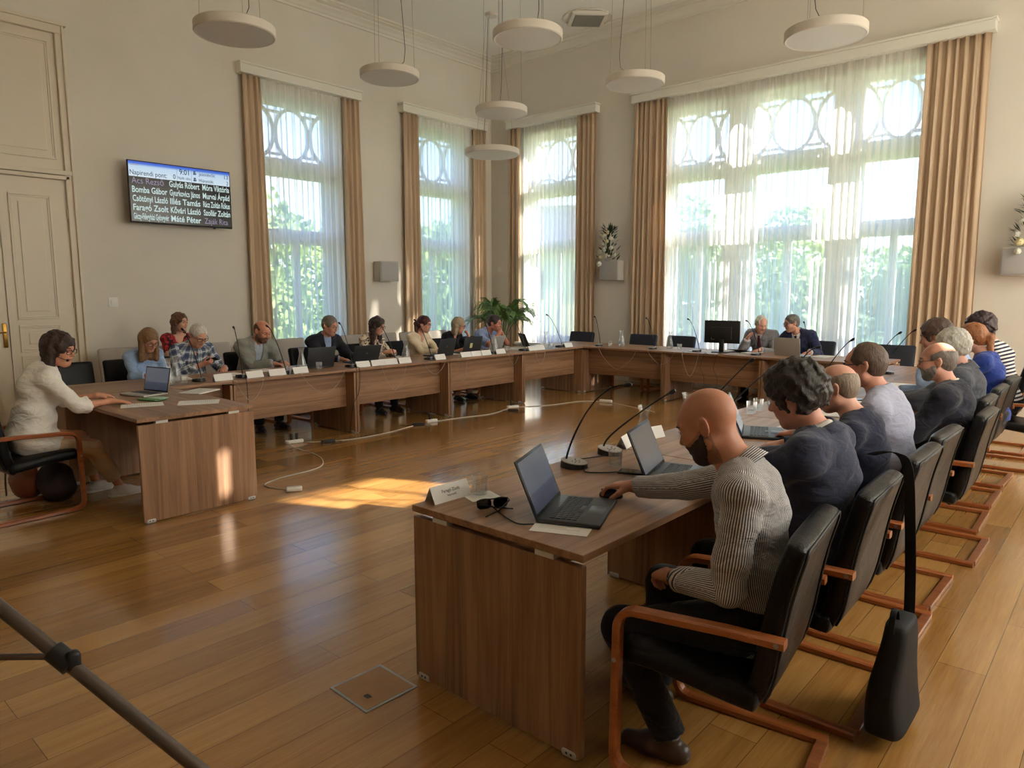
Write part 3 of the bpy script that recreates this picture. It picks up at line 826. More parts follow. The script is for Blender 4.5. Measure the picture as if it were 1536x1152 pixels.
RIGHTC = [(-0.98, 2.94, PI + .03, 'black chair of the curly-haired man, a bag hanging from its back'), (-0.98, 3.68, PI, 'black chair of the bald man in navy, behind the bag chair'),
          (-1.0, 4.31, PI - .02, 'black chair of the man in pale blue shirt and glasses'), (-0.94, 5.18, PI, 'black chair of the bald dark-suited man with glasses'),
          (-1.03, 5.87, PI + .02, 'black chair of the white-haired man'), (-1.05, 6.6, PI, 'black chair of the brown-haired person behind the white-haired man'),
          (-1.06, 7.35, PI - .03, 'black chair of the ginger woman in royal blue'), (-0.84, 8.12, PI + .06, 'black chair pulled back, of the woman in striped top'),
          (-1.08, 8.9, PI, 'last black chair of the near row, beside the broad drape')]
for x, y, r, l in RIGHTC: dup(CH0, (x, y, 0), r, l)
LEFTC = [(-8.12, 2.42, 'empty black chair behind the side desk, seen over the white-bloused woman arm'), (-8.12, 3.04, 'black chair of the blue-shirted woman with long hair'), (-8.10, 3.63, 'black chair of the plaid-shirted man'),
         (-8.12, 4.40, 'black chair of the grey-blazer bearded man'), (-8.12, 5.30, 'black chair of the dark-suited man with blue shirt'), (-8.12, 6.08, 'black chair of the zebra-blouse woman'),
         (-8.12, 6.90, 'black chair of the cream-cardigan woman'), (-8.10, 7.60, 'black chair of the blonde woman in black'), (-8.12, 8.40, 'black chair of the man with clasped hands')]
for x, y, l in LEFTC: dup(CH0, (x, y, 0), random.uniform(-.05, .05), l)
dup(CH0, (-6.22, 1.49, 0), PI / 2 + 0.06, 'black chair of the white-bloused woman, beech arm seen from the side')
CHB = make_chair('empty dark navy chair at the far table, closest to the palm', (-7.72, 10.42, 0), -PI / 2, 'dark cloth chairs at the far row', blue_fab)
for x, y, r, l in [(-6.42, 10.45, 0.03, 'second empty dark navy chair of the far row, before the drape'), (-5.72, 10.45, -0.04, 'third empty dark navy chair of the far row, carafe before it'), (-4.28, 10.72, 0.1, 'dark chair of the elderly man with maroon tie'),
                   (-3.62, 10.72, -0.1, 'dark chair of the navy-suited man'), (-2.5, 10.5, 0.0, 'dark chair at the far corner beside the broad drape')]:
    dup(CHB, (x, y, 0), -PI / 2 + r, l)
# grey visitor chairs along the left wall
def grey_chair(lab, loc, rz, group):
    t = thing('visitor_chair', lab, 'chair', loc, rz, group)
    MB().rbox((0, 0, 0.44), (0.5, 0.54, 0.09), 0.035, 4).build('seat', grey_fab, t)
    Mx = Matrix.Translation((-0.27, 0, 0.70)) @ Matrix.Rotation(R_(-9), 4, 'Y')
    MB().rbox((0, 0, 0), (0.07, 0.54, 0.46), 0.033, 4, M=Mx).build('backrest', grey_fab, t)
    for x in (-0.2, 0.2):
        for y in (-0.22, 0.22):
            MB().tube([(x, y, 0.40), (x * 1.15, y * 1.05, 0)], 0.013, 8).build('leg', grey_metal, t)
    return t
GG = 'pale grey chairs along the wall'
g0 = grey_chair('pale grey upholstered chair by the wall behind the blue-shirted woman', (-9.72, 3.55, 0), 0, GG)
for y, l in [(4.16, 'pale grey chair under the woman in red dress'), (4.78, 'pale grey wall chair behind the plaid-shirted man'), (5.40, 'pale grey wall chair behind the grey-blazer man'), (6.02, 'pale grey wall chair between the bearded man and the dark-suited man'),
             (6.64, 'pale grey wall chair before the first tall window'), (7.26, 'pale grey wall chair behind the zebra-blouse woman'), (7.9, 'pale grey wall chair catching the sun beside the cream-cardigan woman'), (8.52, 'pale grey wall chair behind the cream-cardigan woman'), (9.14, 'pale grey wall chair nearest to the palm')]:
    dup(g0, (-9.72, y, 0), 0, l)
# ------------------------------------------------------------------ palm
pt = thing('potted_palm', 'tall potted palm with arching green fronds in the room corner', 'plant', (-9.45, 10.35, 0))
MB().lathe([(0.19, 0), (0.24, 0.1), (0.27, 0.42), (0.29, 0.46), (0.27, 0.48), (0.26, 0.44), (0, 0.43)], 28).build('pot', plain('cream_pot', s255(206, 196, 178), 0.5), pt)
pg = plain('palm_leaf', s255(104, 138, 66), 0.45, var=0.35, vscale=3)
pgd = plain('palm_stem', s255(96, 110, 58), 0.5)
rs = random.Random(5)
for i in range(17):
    a = i * 2.399 + rs.uniform(-.2, .2)
    hgt = rs.uniform(0.65, 1.0) * (1.0 if i % 3 else 1.2); reach = rs.uniform(0.45, 0.95)
    P = [Vector((0.03 * math.cos(a), 0.03 * math.sin(a), 0.42)), Vector((0.12 * math.cos(a), 0.12 * math.sin(a), 0.42 + hgt * 0.9)), Vector((reach * 0.6 * math.cos(a), reach * 0.6 * math.sin(a), 0.5 + hgt * 1.15)), Vector((reach * math.cos(a), reach * math.sin(a), 0.42 + hgt * 0.72))]
    pts = [bez(P, k / 14) for k in range(15)]
    mb = MB(); mb.tube(pts, [0.011 * (1 - k / 18) for k in range(15)], 6, 1)
    side = Vector((-math.sin(a), math.cos(a), 0))
    for k in range(20):
        t_ = 0.36 + 0.64 * k / 26
        p = bez(P, t_); tg = (bez(P, min(1, t_ + .02)) - bez(P, t_ - .02)).normalized()
        L = 0.36 * math.sin(min(1, (1.08 - t_) * 2.2) * PI / 2) * rs.uniform(.85, 1.1)
        for sg in (-1, 1):
            d = (side * sg * 0.75 + tg * 0.75 + Vector((0, 0, 0.12))).normalized()
            m1 = p + d * L * 0.5 + Vector((0, 0, 0.01)); e = p + d * L + Vector((0, 0, -0.16 * L - 0.05)); w = tg.cross(d).cross(d).normalized() * 0.013
            mb.add([p - w * .5, m1 - w, e, m1 + w, p + w * .5], [(0, 1, 3, 4), (1, 2, 3)], 0, True)
    mb.build('frond', [pg, pgd], pt)
# ------------------------------------------------------------------ outside
GZ = -1.2
tag(MB().box((-4, 30, GZ - 0.05), (160, 150, 0.1)).build('ground_outside', plain('lawn', s255(96, 128, 62), 0.9, var=0.25, vscale=0.6)), kind='structure')
lf_m = []
for i, c in enumerate([s255(142, 164, 100), s255(118, 144, 92), s255(164, 180, 122)]):
    t = NT('tree_leaf_%s' % 'abc'[i]); t.set(Base_Color=(*c, 1), Roughness=0.6)
    tl = t.node('ShaderNodeBsdfTranslucent'); tl.inputs['Color'].default_value = (c[0] * 1.2, c[1] * 1.3, c[2], 1)
    mx = t.node('ShaderNodeMixShader'); mx.inputs[0].default_value = 0.35; t.link(t.bsdf.outputs[0], mx.inputs[1]); t.link(tl.outputs[0], mx.inputs[2]); t.link(mx.outputs[0], t.out.inputs['Surface'])
    lf_m.append(t.m)
bark = plain('bark', s255(84, 66, 50), 0.9, var=0.2, vscale=10)
def tree(x, y, top, rad, mi, lab, seed, n=3800):
    rs = np.random.default_rng(seed)
    t = thing('leafy_tree', lab, 'tree', (x, y, GZ), 0, 'trees outside the windows')
    H = top - GZ
    MB().tube([(0, 0, 0), (0.1, 0.05, H * 0.4), (0, 0.1, H * 0.75)], [0.2, 0.14, 0.06], 8).build('trunk', bark, t)
    K = 9
    cc = rs.uniform(-1, 1, (K, 3)) * np.array([rad * .6, rad * .6, (H * .5) * .55]) + np.array([0, 0, H * 0.56]); cc[0] = (0, 0, H * .6)
    cr = rs.uniform(.45, .7, K) * rad
    k = rs.integers(0, K, n); d = rs.normal(size=(n, 3)); d /= np.linalg.norm(d, axis=1)[:, None]
    p = cc[k] + d * (cr[k] * rs.uniform(.6, 1.0, n) ** .5)[:, None]
    p = p[(p[:, 2] > H * .08) & (p[:, 2] < H)]; n = len(p)
    a = rs.normal(size=(n, 3)); a /= np.linalg.norm(a, axis=1)[:, None]; b = np.cross(a, rs.normal(size=(n, 3))); b /= np.linalg.norm(b, axis=1)[:, None]
    s = rs.uniform(.09, .20, n)[:, None] * (rad / 2.5) ** .3
    V = np.stack([p - a * s, p + b * s * .5, p + a * s, p - b * s * .5], 1).reshape(-1, 3)
    me = bpy.data.meshes.new('crown'); me.from_pydata(V.tolist(), [], (np.arange(4 * n).reshape(-1, 4)).tolist()); me.materials.append(lf_m[mi]); obj_from_mesh('crown', me, t)
TREES = [(-13, 26, 5.4, 2.8, 1, 'dark green tree through the wide window, beside its flowers-end drape'), (-9.5, 25, 4.6, 2.4, 0, 'lower green tree through the wide window, left of the monitor'.replace('left of', 'behind')), (-6.0, 27, 3.0, 2.6, 1, 'low bushy tree through the middle bay of the wide window'),
         (-2.6, 26, 2.6, 2.3, 2, 'pale green low tree through the wide window, behind the seated navy suit'), (0.3, 27, 3.2, 2.4, 0, 'green tree through the wide window beside the broad drape'),
         (-17.5, 7.0, 4.2, 2.4, 2, 'pale green tree outside the first tall window'), (-19, 11.0, 4.8, 2.6, 0, 'green tree outside the second tall window'), (-16.5, 15.5, 4.2, 2.3, 1, 'green tree beyond the room corner outside'), (-20, 3.5, 5.2, 2.8, 2, 'broad tree outside, seen past the first tall window drape')]
for i, a in enumerate(TREES): tree(*a, seed=40 + i)
tree(7.0, 16.3, 10.5, 3.6, 0, 'tall tree outside beyond the broad drape, dappling the wide window', 60, 1350)  # out of view, added across the sun's path to break up its light
bd = thing('house', 'cream rendered house with grey roof beyond the narrow window', 'building', (-24, 34, GZ), 0.5)
MB().box((0, 0, 2.6), (9, 7, 5.2)).build('wall', plain('cream_render', s255(226, 206, 160), 0.9, var=.03, vscale=1), bd)
MB().add([(-5, -4, 5.2), (5, -4, 5.2), (5, 4, 5.2), (-5, 4, 5.2), (-3, 0, 7.8), (3, 0, 7.8)], [(0, 1, 5, 4), (2, 3, 4, 5), (1, 2, 5), (3, 0, 4), (0, 3, 2, 1)]).build('roof', plain('roof_tile', s255(96, 84, 82), 0.9, var=.1, vscale=3), bd)
for x in (-2.6, 0, 2.6):
    MB().box((x, -3.5, 3.2), (1.0, 0.12, 1.5)).build('window', glass_m if False else plain('house_glass', s255(70, 84, 96), 0.1), bd)
# ------------------------------------------------------------------ smooth solid modelling on a grid
def v3(*a): return np.array(a, np.float64)
def nrm(v):
    n = np.linalg.norm(v); return v / n if n > 1e-9 else v
class Field:
    def __init__(s): s.p = []; s.post = []
    def cap(s, a, b, ra, rb=None, k=0.02, op=1, cut=None):
        s.p.append(('c', np.array(a, float), np.array(b, float), ra, ra if rb is None else rb, k, op, cut)); return s
    def ell(s, c, r, R=None, k=0.02, op=1):
        s.p.append(('e', np.array(c, float), np.array(r, float), np.eye(3) if R is None else R, 0, k, op, None)); return s
    def plane(s, p, n, k=0.0):
        """keeps the side n points away from"""
        s.p.append(('p', np.array(p, float), nrm(np.array(n, float)), 0, 0, k, 2, None)); return s
    @staticmethod
    def one(q, P):
        if q[0] == 'c':
            a, b, ra, rb, cut = q[1], q[2], q[3], q[4], q[7]
            ba = b - a; pa = P - a
            L = float(ba @ ba)
            h = np.clip(pa @ ba / L, 0, 1) if L > 1e-12 else np.zeros(len(P))
            d = np.sqrt(((pa - h[:, None] * ba) ** 2).sum(1)) - (ra + (rb - ra) * h)
            if cut is not None: d = np.maximum(d, (P - cut[0]) @ cut[1])
            return d
        if q[0] == 'e':
            x = (P - q[1]) @ q[3]
            k0 = np.sqrt(((x / q[2]) ** 2).sum(1)); k1 = np.sqrt(((x / q[2] ** 2) ** 2).sum(1))
            return np.where(k1 > 1e-9, k0 * (k0 - 1) / np.maximum(k1, 1e-9), -q[2].min())
        return (P - q[1]) @ q[2]
    def ev(s, P, idx=None, post=True):
        d = np.full(len(P), 9.0)
        for i, q in enumerate(s.p):
            if idx is not None and not idx[i]: continue
            e = s.one(q, P); k = q[5]
            if q[6] == 1:
                if k > 0:
                    h = np.clip(0.5 + 0.5 * (d - e) / k, 0, 1); d = d + (e - d) * h - k * h * (1 - h)
                else: d = np.minimum(d, e)
            else:
                if q[6] == -1: e = -e
                if k > 0:
                    h = np.clip(0.5 - 0.5 * (d - e) / k, 0, 1); d = d + (e - d) * h + k * h * (1 - h)
                else: d = np.maximum(d, e)
        if post:
            for f in s.post: d = f(P, d)
        return d
    def bounds(s):
        lo = np.full(3, 9.); hi = -lo
        for q in s.p:
            if q[6] != 1: continue
            if q[0] == 'c':
                r = max(q[3], q[4])
                for e in (q[1], q[2]): lo = np.minimum(lo, e - r); hi = np.maximum(hi, e + r)
            else:
                r = q[2].max(); lo = np.minimum(lo, q[1] - r); hi = np.maximum(hi, q[1] + r)
        return lo - 0.025, hi + 0.025
    def mesh(s, res):
        lo, hi = s.bounds(); B = 10
        nb = np.maximum(1, np.ceil((hi - lo) / (res * B)).astype(int))
        N = nb * B
        D = np.ones(tuple(N), np.float32)
        ii = np.stack(np.meshgrid(*[np.arange(n) for n in nb], indexing='ij'), -1).reshape(-1, 3)
        cen = lo + (ii * B + (B - 1) / 2) * res
        allp = [s.one(q, cen) for q in s.p]
        dc = s.ev(cen, None, False)
        rad = res * B * 0.87
        loc = np.stack(np.meshgrid(*[np.arange(B)] * 3, indexing='ij'), -1).reshape(-1, 3)
        act = np.abs(dc) < rad * 1.25 + 0.03
        U = np.array([q[6] == 1 for q in s.p])
        AP = np.array(allp)                      # prims x blocks
        mn = AP[U].min(0)
        for bi in np.nonzero(act)[0]:
            b = ii[bi]
            idx = np.where(U, AP[:, bi] < mn[bi] + 2 * rad + 0.05, np.array([True if q[6] == 2 else AP[j, bi] < rad + 0.05 for j, q in enumerate(s.p)]))
            P = lo + (b * B + loc) * res
            D[b[0] * B:b[0] * B + B, b[1] * B:b[1] * B + B, b[2] * B:b[2] * B + B] = s.ev(P, idx).reshape(B, B, B)
        for bi in np.nonzero(~act & (dc < 0))[0]:
            b = ii[bi]; D[b[0] * B:b[0] * B + B, b[1] * B:b[1] * B + B, b[2] * B:b[2] * B + B] = -1
        D[0] = D[-1] = 1; D[:, 0] = D[:, -1] = 1; D[:, :, 0] = D[:, :, -1] = 1
        return nets(D, lo, res)
COR = np.array([(i, j, k) for i in (0, 1) for j in (0, 1) for k in (0, 1)])
EDG = [(a, b) for a in range(8) for b in range(a + 1, 8) if np.abs(COR[a] - COR[b]).sum() == 1]
def nets(D, lo, res):
    I = D < 0
    cnt = sum(I[c[0]:I.shape[0] - 1 + c[0], c[1]:I.shape[1] - 1 + c[1], c[2]:I.shape[2] - 1 + c[2]].astype(np.int8) for c in COR)
    mix = (cnt > 0) & (cnt < 8)
    cells = np.argwhere(mix)
    ids = np.full(mix.shape, -1, np.int32); ids[mix] = np.arange(len(cells))
    val = np.stack([D[cells[:, 0] + c[0], cells[:, 1] + c[1], cells[:, 2] + c[2]] for c in COR], 1)
    acc = np.zeros((len(cells), 3)); n = np.zeros(len(cells))
    for a, b in EDG:
        va, vb = val[:, a], val[:, b]
        m = (va < 0) != (vb < 0)
        t = np.where(m, va / np.where(m, va - vb, 1), 0)
        acc += np.where(m[:, None], COR[a] + t[:, None] * (COR[b] - COR[a]), 0); n += m
    V = lo + (cells + acc / n[:, None]) * res
    F = []
    for ax in range(3):
        o = [1, 2, 0][ax]; p = [2, 0, 1][ax]
        sl0 = [slice(None)] * 3; sl1 = [slice(None)] * 3
        sl0[ax] = slice(0, -1); sl1[ax] = slice(1, None)
        a = I[tuple(sl0)]; b = I[tuple(sl1)]
        for flip, m in ((0, a & ~b), (1, ~a & b)):
            e = np.argwhere(m)
            e = e[(e[:, o] > 0) & (e[:, p] > 0)]
            if not len(e): continue
            uo = np.zeros(3, int); uo[o] = 1; up = np.zeros(3, int); up[p] = 1
            q = [ids[tuple((e - d).T)] for d in (uo * 0, uo, uo + up, up)]
            q = np.stack(q, 1)
            F.append(q if flip == 0 else q[:, ::-1])
    F = np.concatenate(F) if F else np.zeros((0, 4), int)
    F = F[(F >= 0).all(1)]
    return V, F
def mesh_np(name, V, F, mats, parent, mi=None):
    me = bpy.data.meshes.new(name)
    me.vertices.add(len(V)); me.vertices.foreach_set('co', V.astype(np.float32).ravel())
    k = F.shape[1]
    me.loops.add(F.size); me.loops.foreach_set('vertex_index', F.astype(np.int32).ravel())
    me.polygons.add(len(F)); me.polygons.foreach_set('loop_start', np.arange(0, F.size, k, dtype=np.int32))
    for m in mats: me.materials.append(m)
    if mi is not None: me.polygons.foreach_set('material_index', mi.astype(np.int32))
    me.polygons.foreach_set('use_smooth', np.ones(len(F), bool))
    me.update(calc_edges=True); me.validate()
    return obj_from_mesh(name, me, parent)
def folds(seed, amp, freq=16.0, aniso=(1, 1, 1.6)):
    r = np.random.default_rng(seed); ph = r.uniform(0, 6.28, 8); A = np.array(aniso) * freq
    def f(P, d):
        w = P * A
        a = np.sin(w[:, 0] * .8 + w[:, 2] * 1.1 + 1.6 * np.sin(w[:, 1] * .7 + ph[0]) + ph[1])
        b = np.sin(w[:, 1] * .9 - w[:, 2] * .9 + 1.8 * np.sin(w[:, 0] * .6 + ph[2]) + ph[3])
        c = np.sin(w[:, 2] * 2.1 + 1.5 * np.sin(w[:, 1] * 1.3 + ph[4]) + 1.2 * np.sin(w[:, 0] * 1.1 + ph[6]) + ph[5])
        return d + amp * (0.5 * a * np.abs(a) + 0.4 * b + 0.45 * c * np.abs(c))
    return f
def lumps(seed, amp, freq):
    r = np.random.default_rng(seed); ph = r.uniform(0, 6.28, 9)
    def f(P, d):
        w = P * freq
        return d + amp * (np.sin(w[:, 0] + 1.3 * np.sin(w[:, 1] * .8 + ph[0]) + ph[1]) * np.sin(w[:, 1] + ph[2] + 1.1 * np.sin(w[:, 2] * .9 + ph[3])) + .6 * np.sin(w[:, 2] * 1.2 + 1.5 * np.sin(w[:, 0] * 1.1 + ph[4]) + ph[5]) + .35 * np.sin(w[:, 0] * 2.3 + ph[6]) * np.sin(w[:, 2] * 2.1 + ph[7]))
    return f
# ------------------------------------------------------------------ people
SKIN = {}
def skin_mat(c):
    if c in SKIN: return SKIN[c]
    t = NT('skin'); v = t.coords('Object'); n = t.noise(v, 22, 4)
    b = s255(*c)
    col = t.ramp(n, [(0.3, (b[0] * .93, b[1] * .86, b[2] * .84)), (0.7, (b[0] * 1.06, b[1] * 1.06, b[2] * 1.05))])
    t.link(col, t.bsdf.inputs['Base Color']); t.set(Roughness=0.5)
    t.bsdf.inputs['Subsurface Weight'].default_value = 0.0
    l = plain('lips_%d_%d' % (c[0], c[1]), s255(int(c[0] * .88), int(c[1] * .74), int(c[2] * .74)), 0.45)
    SKIN[c] = (t.m, l); return SKIN[c]
def hair_mat(c):
    nm = 'hair_%d_%d_%d' % c
    if nm in MATS: return MATS[nm]
    t = NT(nm); v = t.coords('Object', (1, 1, .25)); n = t.noise(v, 90, 4, .7, .6)
    b = s255(*c)
    t.link(t.ramp(n, [(0.3, tuple(x * .55 for x in b)), (0.7, tuple(x * 1.25 for x in b))]), t.bsdf.inputs['Base Color'])
    t.set(Roughness=0.5); t.bump(n, 0.6, 0.01); MATS[nm] = t.m; return t.m
def wrinkle(t, strength=.3):
    v = t.coords('Object', (.8, .8, 1.5)); n = t.noise(v, 13, 3, .5, 1.1); n2 = t.noise(t.coords('Object'), 420, 2)
    t.bump(t.math('ADD', n, t.math('MULTIPLY', n2, .04)), strength * 1.5, .03)
def cloth_mat(nm, c, rough=0.85, **k):
    if nm in MATS: return MATS[nm]
    t = NT(nm); b = s255(*c); t.set(Roughness=rough)
    n = t.noise(t.coords('Object'), 14, 4); t.link(t.ramp(n, [(.3, tuple(x * .95 for x in b)), (.7, tuple(min(1, x * 1.05) for x in b))]), t.bsdf.inputs['Base Color'])
    t.bsdf.inputs['Sheen Weight'].default_value = .15; t.bsdf.inputs['Specular IOR Level'].default_value = .25
    wrinkle(t, k.get('wr', .32)); MATS[nm] = t.m; return t.m
eye_w = plain('eye_white', s255(214, 206, 198), 0.25); eye_i = plain('eye_iris', s255(62, 46, 34), 0.2)
lens_black = plain('spectacle_frame', s255(24, 22, 24), 0.3); lens_wire = plain('spectacle_wire', s255(92, 84, 76), 0.3, 0.7)

def ik(S, W, l1, l2, hint):
    d = W - S; L = np.linalg.norm(d)
    if L > (l1 + l2) * 0.995: W = S + d / L * (l1 + l2) * 0.995; d = W - S; L = np.linalg.norm(d)
    a = (l1 * l1 - l2 * l2 + L * L) / (2 * L); h = math.sqrt(max(0, l1 * l1 - a * a))
    u = d / L; p = np.array(hint, float); p = nrm(p - u * (p @ u))
    return S + u * a + p * h, W
def rotm(axis, deg):
    a = math.radians(deg); c, s = math.cos(a), math.sin(a)
    return {'x': np.array([[1, 0, 0], [0, c, -s], [0, s, c]]), 'y': np.array([[c, 0, s], [0, 1, 0], [-s, 0, c]]), 'z': np.array([[c, -s, 0], [s, c, 0], [0, 0, 1]])}[axis]

def person(name_lab, at, rz, S, group=None):
    t_ = thing('person', name_lab, 'person', (at[0], at[1], 0), rz, group)
    g = lambda k, d=None: S.get(k, d)
    sx = g('sex', 'm'); sc = g('scale', 1.0 if sx == 'm' else 0.94); bulk = g('bulk', 1.0); res = g('res', 0.0065); cres = g('cres', res * 1.35)
    seat = 0.465 + g('dz', 0.0)
    pel = v3(g('px', -0.02), 0, seat + 0.095)
    Rt = rotm('z', g('twist', 0)) @ rotm('x', -g('lat', 0)) @ rotm('y', g('lean', 8))
    Rc = rotm('z', g('twist', 0)) @ rotm('x', -g('lat', 0) * 1.2) @ rotm('y', g('lean', 8) + g('hunch', 8))
    up, upc = Rt @ v3(0, 0, 1), Rc @ v3(0, 0, 1)
    fw, lf = Rc @ v3(1, 0, 0), Rc @ v3(0, 1, 0)
    waist = pel + up * 0.19 * sc
    chest = waist + upc * 0.18 * sc
    shb = waist + upc * 0.285 * sc
    neck = waist + upc * 0.335 * sc + fw * 0.0
    shw = (0.185 if sx == 'm' else 0.160) * sc * (0.92 + 0.08 * bulk)
    Rh = rotm('z', g('twist', 0) + g('yaw', 0)) @ rotm('y', g('pitch', 10)) @ rotm('x', g('roll', 0))
    nd = nrm(upc + Rh @ v3(0.25, 0, 0.6) + v3(g('nfwd', .25), 0, 0))
    hs = sc * g('hs', 1.0) * (1.0 if sx == 'm' else 1.0)
    hc = neck + nd * 0.15 * sc + Rh @ v3(0.022, 0, 0.03)
    H = lambda *p: hc + Rh @ (np.array(p) * hs)
    arms = {}
    for sd, sg in (('L', 1), ('R', -1)):
        A = g(sd, {})
        Sh = shb + lf * sg * shw - upc * 0.015
        W = v3(*A.get('w', (0.46, sg * 0.16, TZ + 0.05)))
        E_, W = ik(Sh, W, 0.285 * sc, 0.255 * sc, A.get('el', (-0.35, sg * 0.5, -0.9)))
        f = nrm(v3(*A.get('f', (1, -sg * 0.25, -0.12)))); n = v3(*A.get('n', (0, 0, -1))); n = nrm(n - f * (n @ f))
        arms[sd] = (Sh, E_, W, f, n, A, sg)
    legs = {}
    for sd, sg in (('L', 1), ('R', -1)):
        ft = v3(*g('foot' + sd, (0.40, sg * 0.13, 0.0)))
        hp = pel + v3(0, sg * 0.09, -0.01)
        an = ft + v3(-0.02, 0, 0.09)
        kn, an = ik(hp, an, 0.41 * sc, 0.40 * sc, g('knee' + sd, (0.6, sg * 0.12, 0.9)))
        legs[sd] = (hp, kn, an, nrm(v3(*g('toe' + sd, (1, sg * 0.15, 0)))))
    b_ = bulk
    def torso(F, o, k=0.05, hips=True):
        if hips: F.ell(pel, v3(.12, .165 if sx == 'm' else .175, .12) * sc * v3(b_, b_, 1) + o, Rt, k)
        F.ell(waist + fw * 0.015 * b_ - upc * .02, v3(.105 * b_, .15 * (.5 + .5 * b_) if sx == 'm' else .135 * b_, .16) * sc + o, Rt, k)
        F.ell(chest, v3(.112 * (.5 + .5 * b_), .158 * (.6 + .4 * b_) if sx == 'm' else .138, .17) * sc + o, Rc, k)
        F.cap(shb + lf * (shw - .03), shb - lf * (shw - .03), .058 * sc + o, None, k)
        F.cap(shb - fw * .05 * sc - upc * .08, shb - fw * .03, .06 * sc + o, None, k)
        for sg in (1, -1): F.cap(neck + upc * .01, shb + lf * sg * (shw - .02) + upc * .005, .044 * sc + o, .05 * sc + o, 0.04)
        if b_ > 1.05: F.ell(waist + fw * (.05 * b_) - upc * .05, v3(.105, .14, .13) * sc * b_ + o, Rt, 0.06)
        if sx == 'f':
            for sg in (1, -1): F.ell(chest + fw * .085 * sc + lf * sg * .07 * sc - upc * .035, v3(.058, .06, .062) * sc * g('bust', 1.0) + o, Rc, 0.035)
    def arm(F, sd, o, frac=None, k=0.03, loose=0.0):
        Sh, E_, W, f, n, A, sg = arms[sd]
        m = (1.0 if sx == 'm' else .84) * sc * (.7 + .3 * b_)
        if frac is None:
            F.cap(Sh, E_, .052 * m + o, .042 * m + o, k); F.cap(E_, W, .041 * m + o, .026 * m + o, 0.02); return
        if frac <= 1.0:      # short: part of the upper arm
            c = Sh + (E_ - Sh) * frac; F.cap(Sh, c, .054 * m + o, .052 * m + o + loose, k, 1, (c, nrm(E_ - Sh))); return
        q = frac - 1; c = E_ + (W - E_) * q
        F.cap(Sh, E_, .054 * m + o, .046 * m + o, k)
        F.cap(E_, E_ + (W - E_) * min(1.0, q + .05), .045 * m + o, .033 * m + o + loose, 0.02, 1, (c, nrm(W - E_)))
    def leg(F, sd, o, k=0.04, cut=None):
        hp, kn, an, td = legs[sd]
        F.cap(hp, kn, .084 * sc * (.6 + .4 * b_) + o, .058 * sc + o, k)
        if cut is None: F.cap(kn, an, .055 * sc + o, .036 * sc + o, 0.03)
        else:
            c = kn + (an - kn) * cut; F.cap(kn, an, .056 * sc + o, .047 * sc + o, 0.03, 1, (c, nrm(an - kn)))
    # ---- body
    F = Field()
    torso(F, -0.004)
    for sd in 'LR': arm(F, sd, -0.002)
    for sd in 'LR':
        leg(F, sd, -0.004)
        hp, kn, an, td = legs[sd]; F.cap(an - v3(0, 0, .045), an + td * .13 - v3(0, 0, .06), .032, .024, 0.02)
    F.cap(neck - upc * .05, H(-.02, 0, -.05), .058 * sc * g('neckw', 1.0 if sx == 'm' else .86), .054 * sc * g('neckw', 1.0 if sx == 'm' else .86), 0.035)
    # head
    head0 = len(F.p) - 1
    jw = g('jaw', 1.0 if sx == 'm' else .92)
    F.ell(H(-.012, 0, .034), v3(.098, .077, .088) * hs, Rh, 0.03)
    F.ell(H(.028, 0, -.028), v3(.066, .061 * jw, .088) * hs, Rh, 0.025)
    F.cap(H(.02, 0, .03), H(.058, 0, .03), .054 * hs, .042 * hs, 0.02)
    F.cap(H(.063, 0.012, -.094), H(.063, -0.012, -.094), .02 * hs * jw, None, 0.02)
    for sg in (1, -1):
        F.cap(H(.055, sg * .015, -.094), H(.002, sg * .054 * jw, -.062), .019 * hs, .021 * hs, 0.04)
        F.cap(H(.088, sg * .012, .024), H(.07, sg * .048, .024), .011 * hs, .009 * hs, 0.014)
        F.ell(H(.062, sg * .038, -.026), v3(.028, .025, .03) * hs, Rh, 0.03)
    for sg in (1, -1): F.ell(H(.098, sg * .032, .004), v3(.017, .018, .013) * hs, Rh, 0.012, -1)
    F.cap(H(.088, 0, .014), H(.112, 0, -.026), .0075 * hs, .0115 * hs, 0.01)
    for sg in (1, -1): F.cap(H(.104, sg * .008, -.031), H(.096, sg * .013, -.031), .0085 * hs, .007 * hs, 0.006)
    F.cap(H(.0925, .015, -.0535), H(.0925, -.015, -.0535), .006 * hs, None, 0.01)
    F.cap(H(.0905, .012, -.0655), H(.0905, -.012, -.0655), .0068 * hs, None, 0.008)
    F.cap(H(.105, .02, -.0595), H(.105, -.02, -.0595), .0035 * hs, None, 0.004, -1)
    ear0 = len(F.p)
    for sg in (1, -1):
        Re = Rh @ rotm('z', sg * -18) @ rotm('y', -10)
        F.ell(H(-.014, sg * .079, -.002), v3(.02, .009, .033) * hs, Re, 0.006)
        F.ell(H(-.008, sg * .087, .0), v3(.011, .006, .02) * hs, Re, 0.004, -1)
    head1 = len(F.p)
    # hands
    for sd in 'LR':
        Sh, E_, W, f, n, A, sg = arms[sd]
        s_ = np.cross(f, n) * (-sg); hsz = (1.0 if sx == 'm' else .88) * sc
        curl = A.get('curl', (18, 28, 20)); spread = A.get('spread', 4)
        F.cap(W - f * .01, W + f * .03, .026 * hsz, .022 * hsz, 0.02)
        offs = (.028, .0095, -.009, -.026); lens = (.072, .08, .074, .058); rads = (.0088, .0092, .0088, .0078)
        for i in range(4):
            kb = W + f * (.088 - .006 * (i == 3) - .003 * (i == 0)) * hsz + s_ * offs[i] * hsz
            F.cap(W + f * .025 * hsz + s_ * offs[i] * .6 * hsz, kb, .0145 * hsz, .0118 * hsz, 0.014)
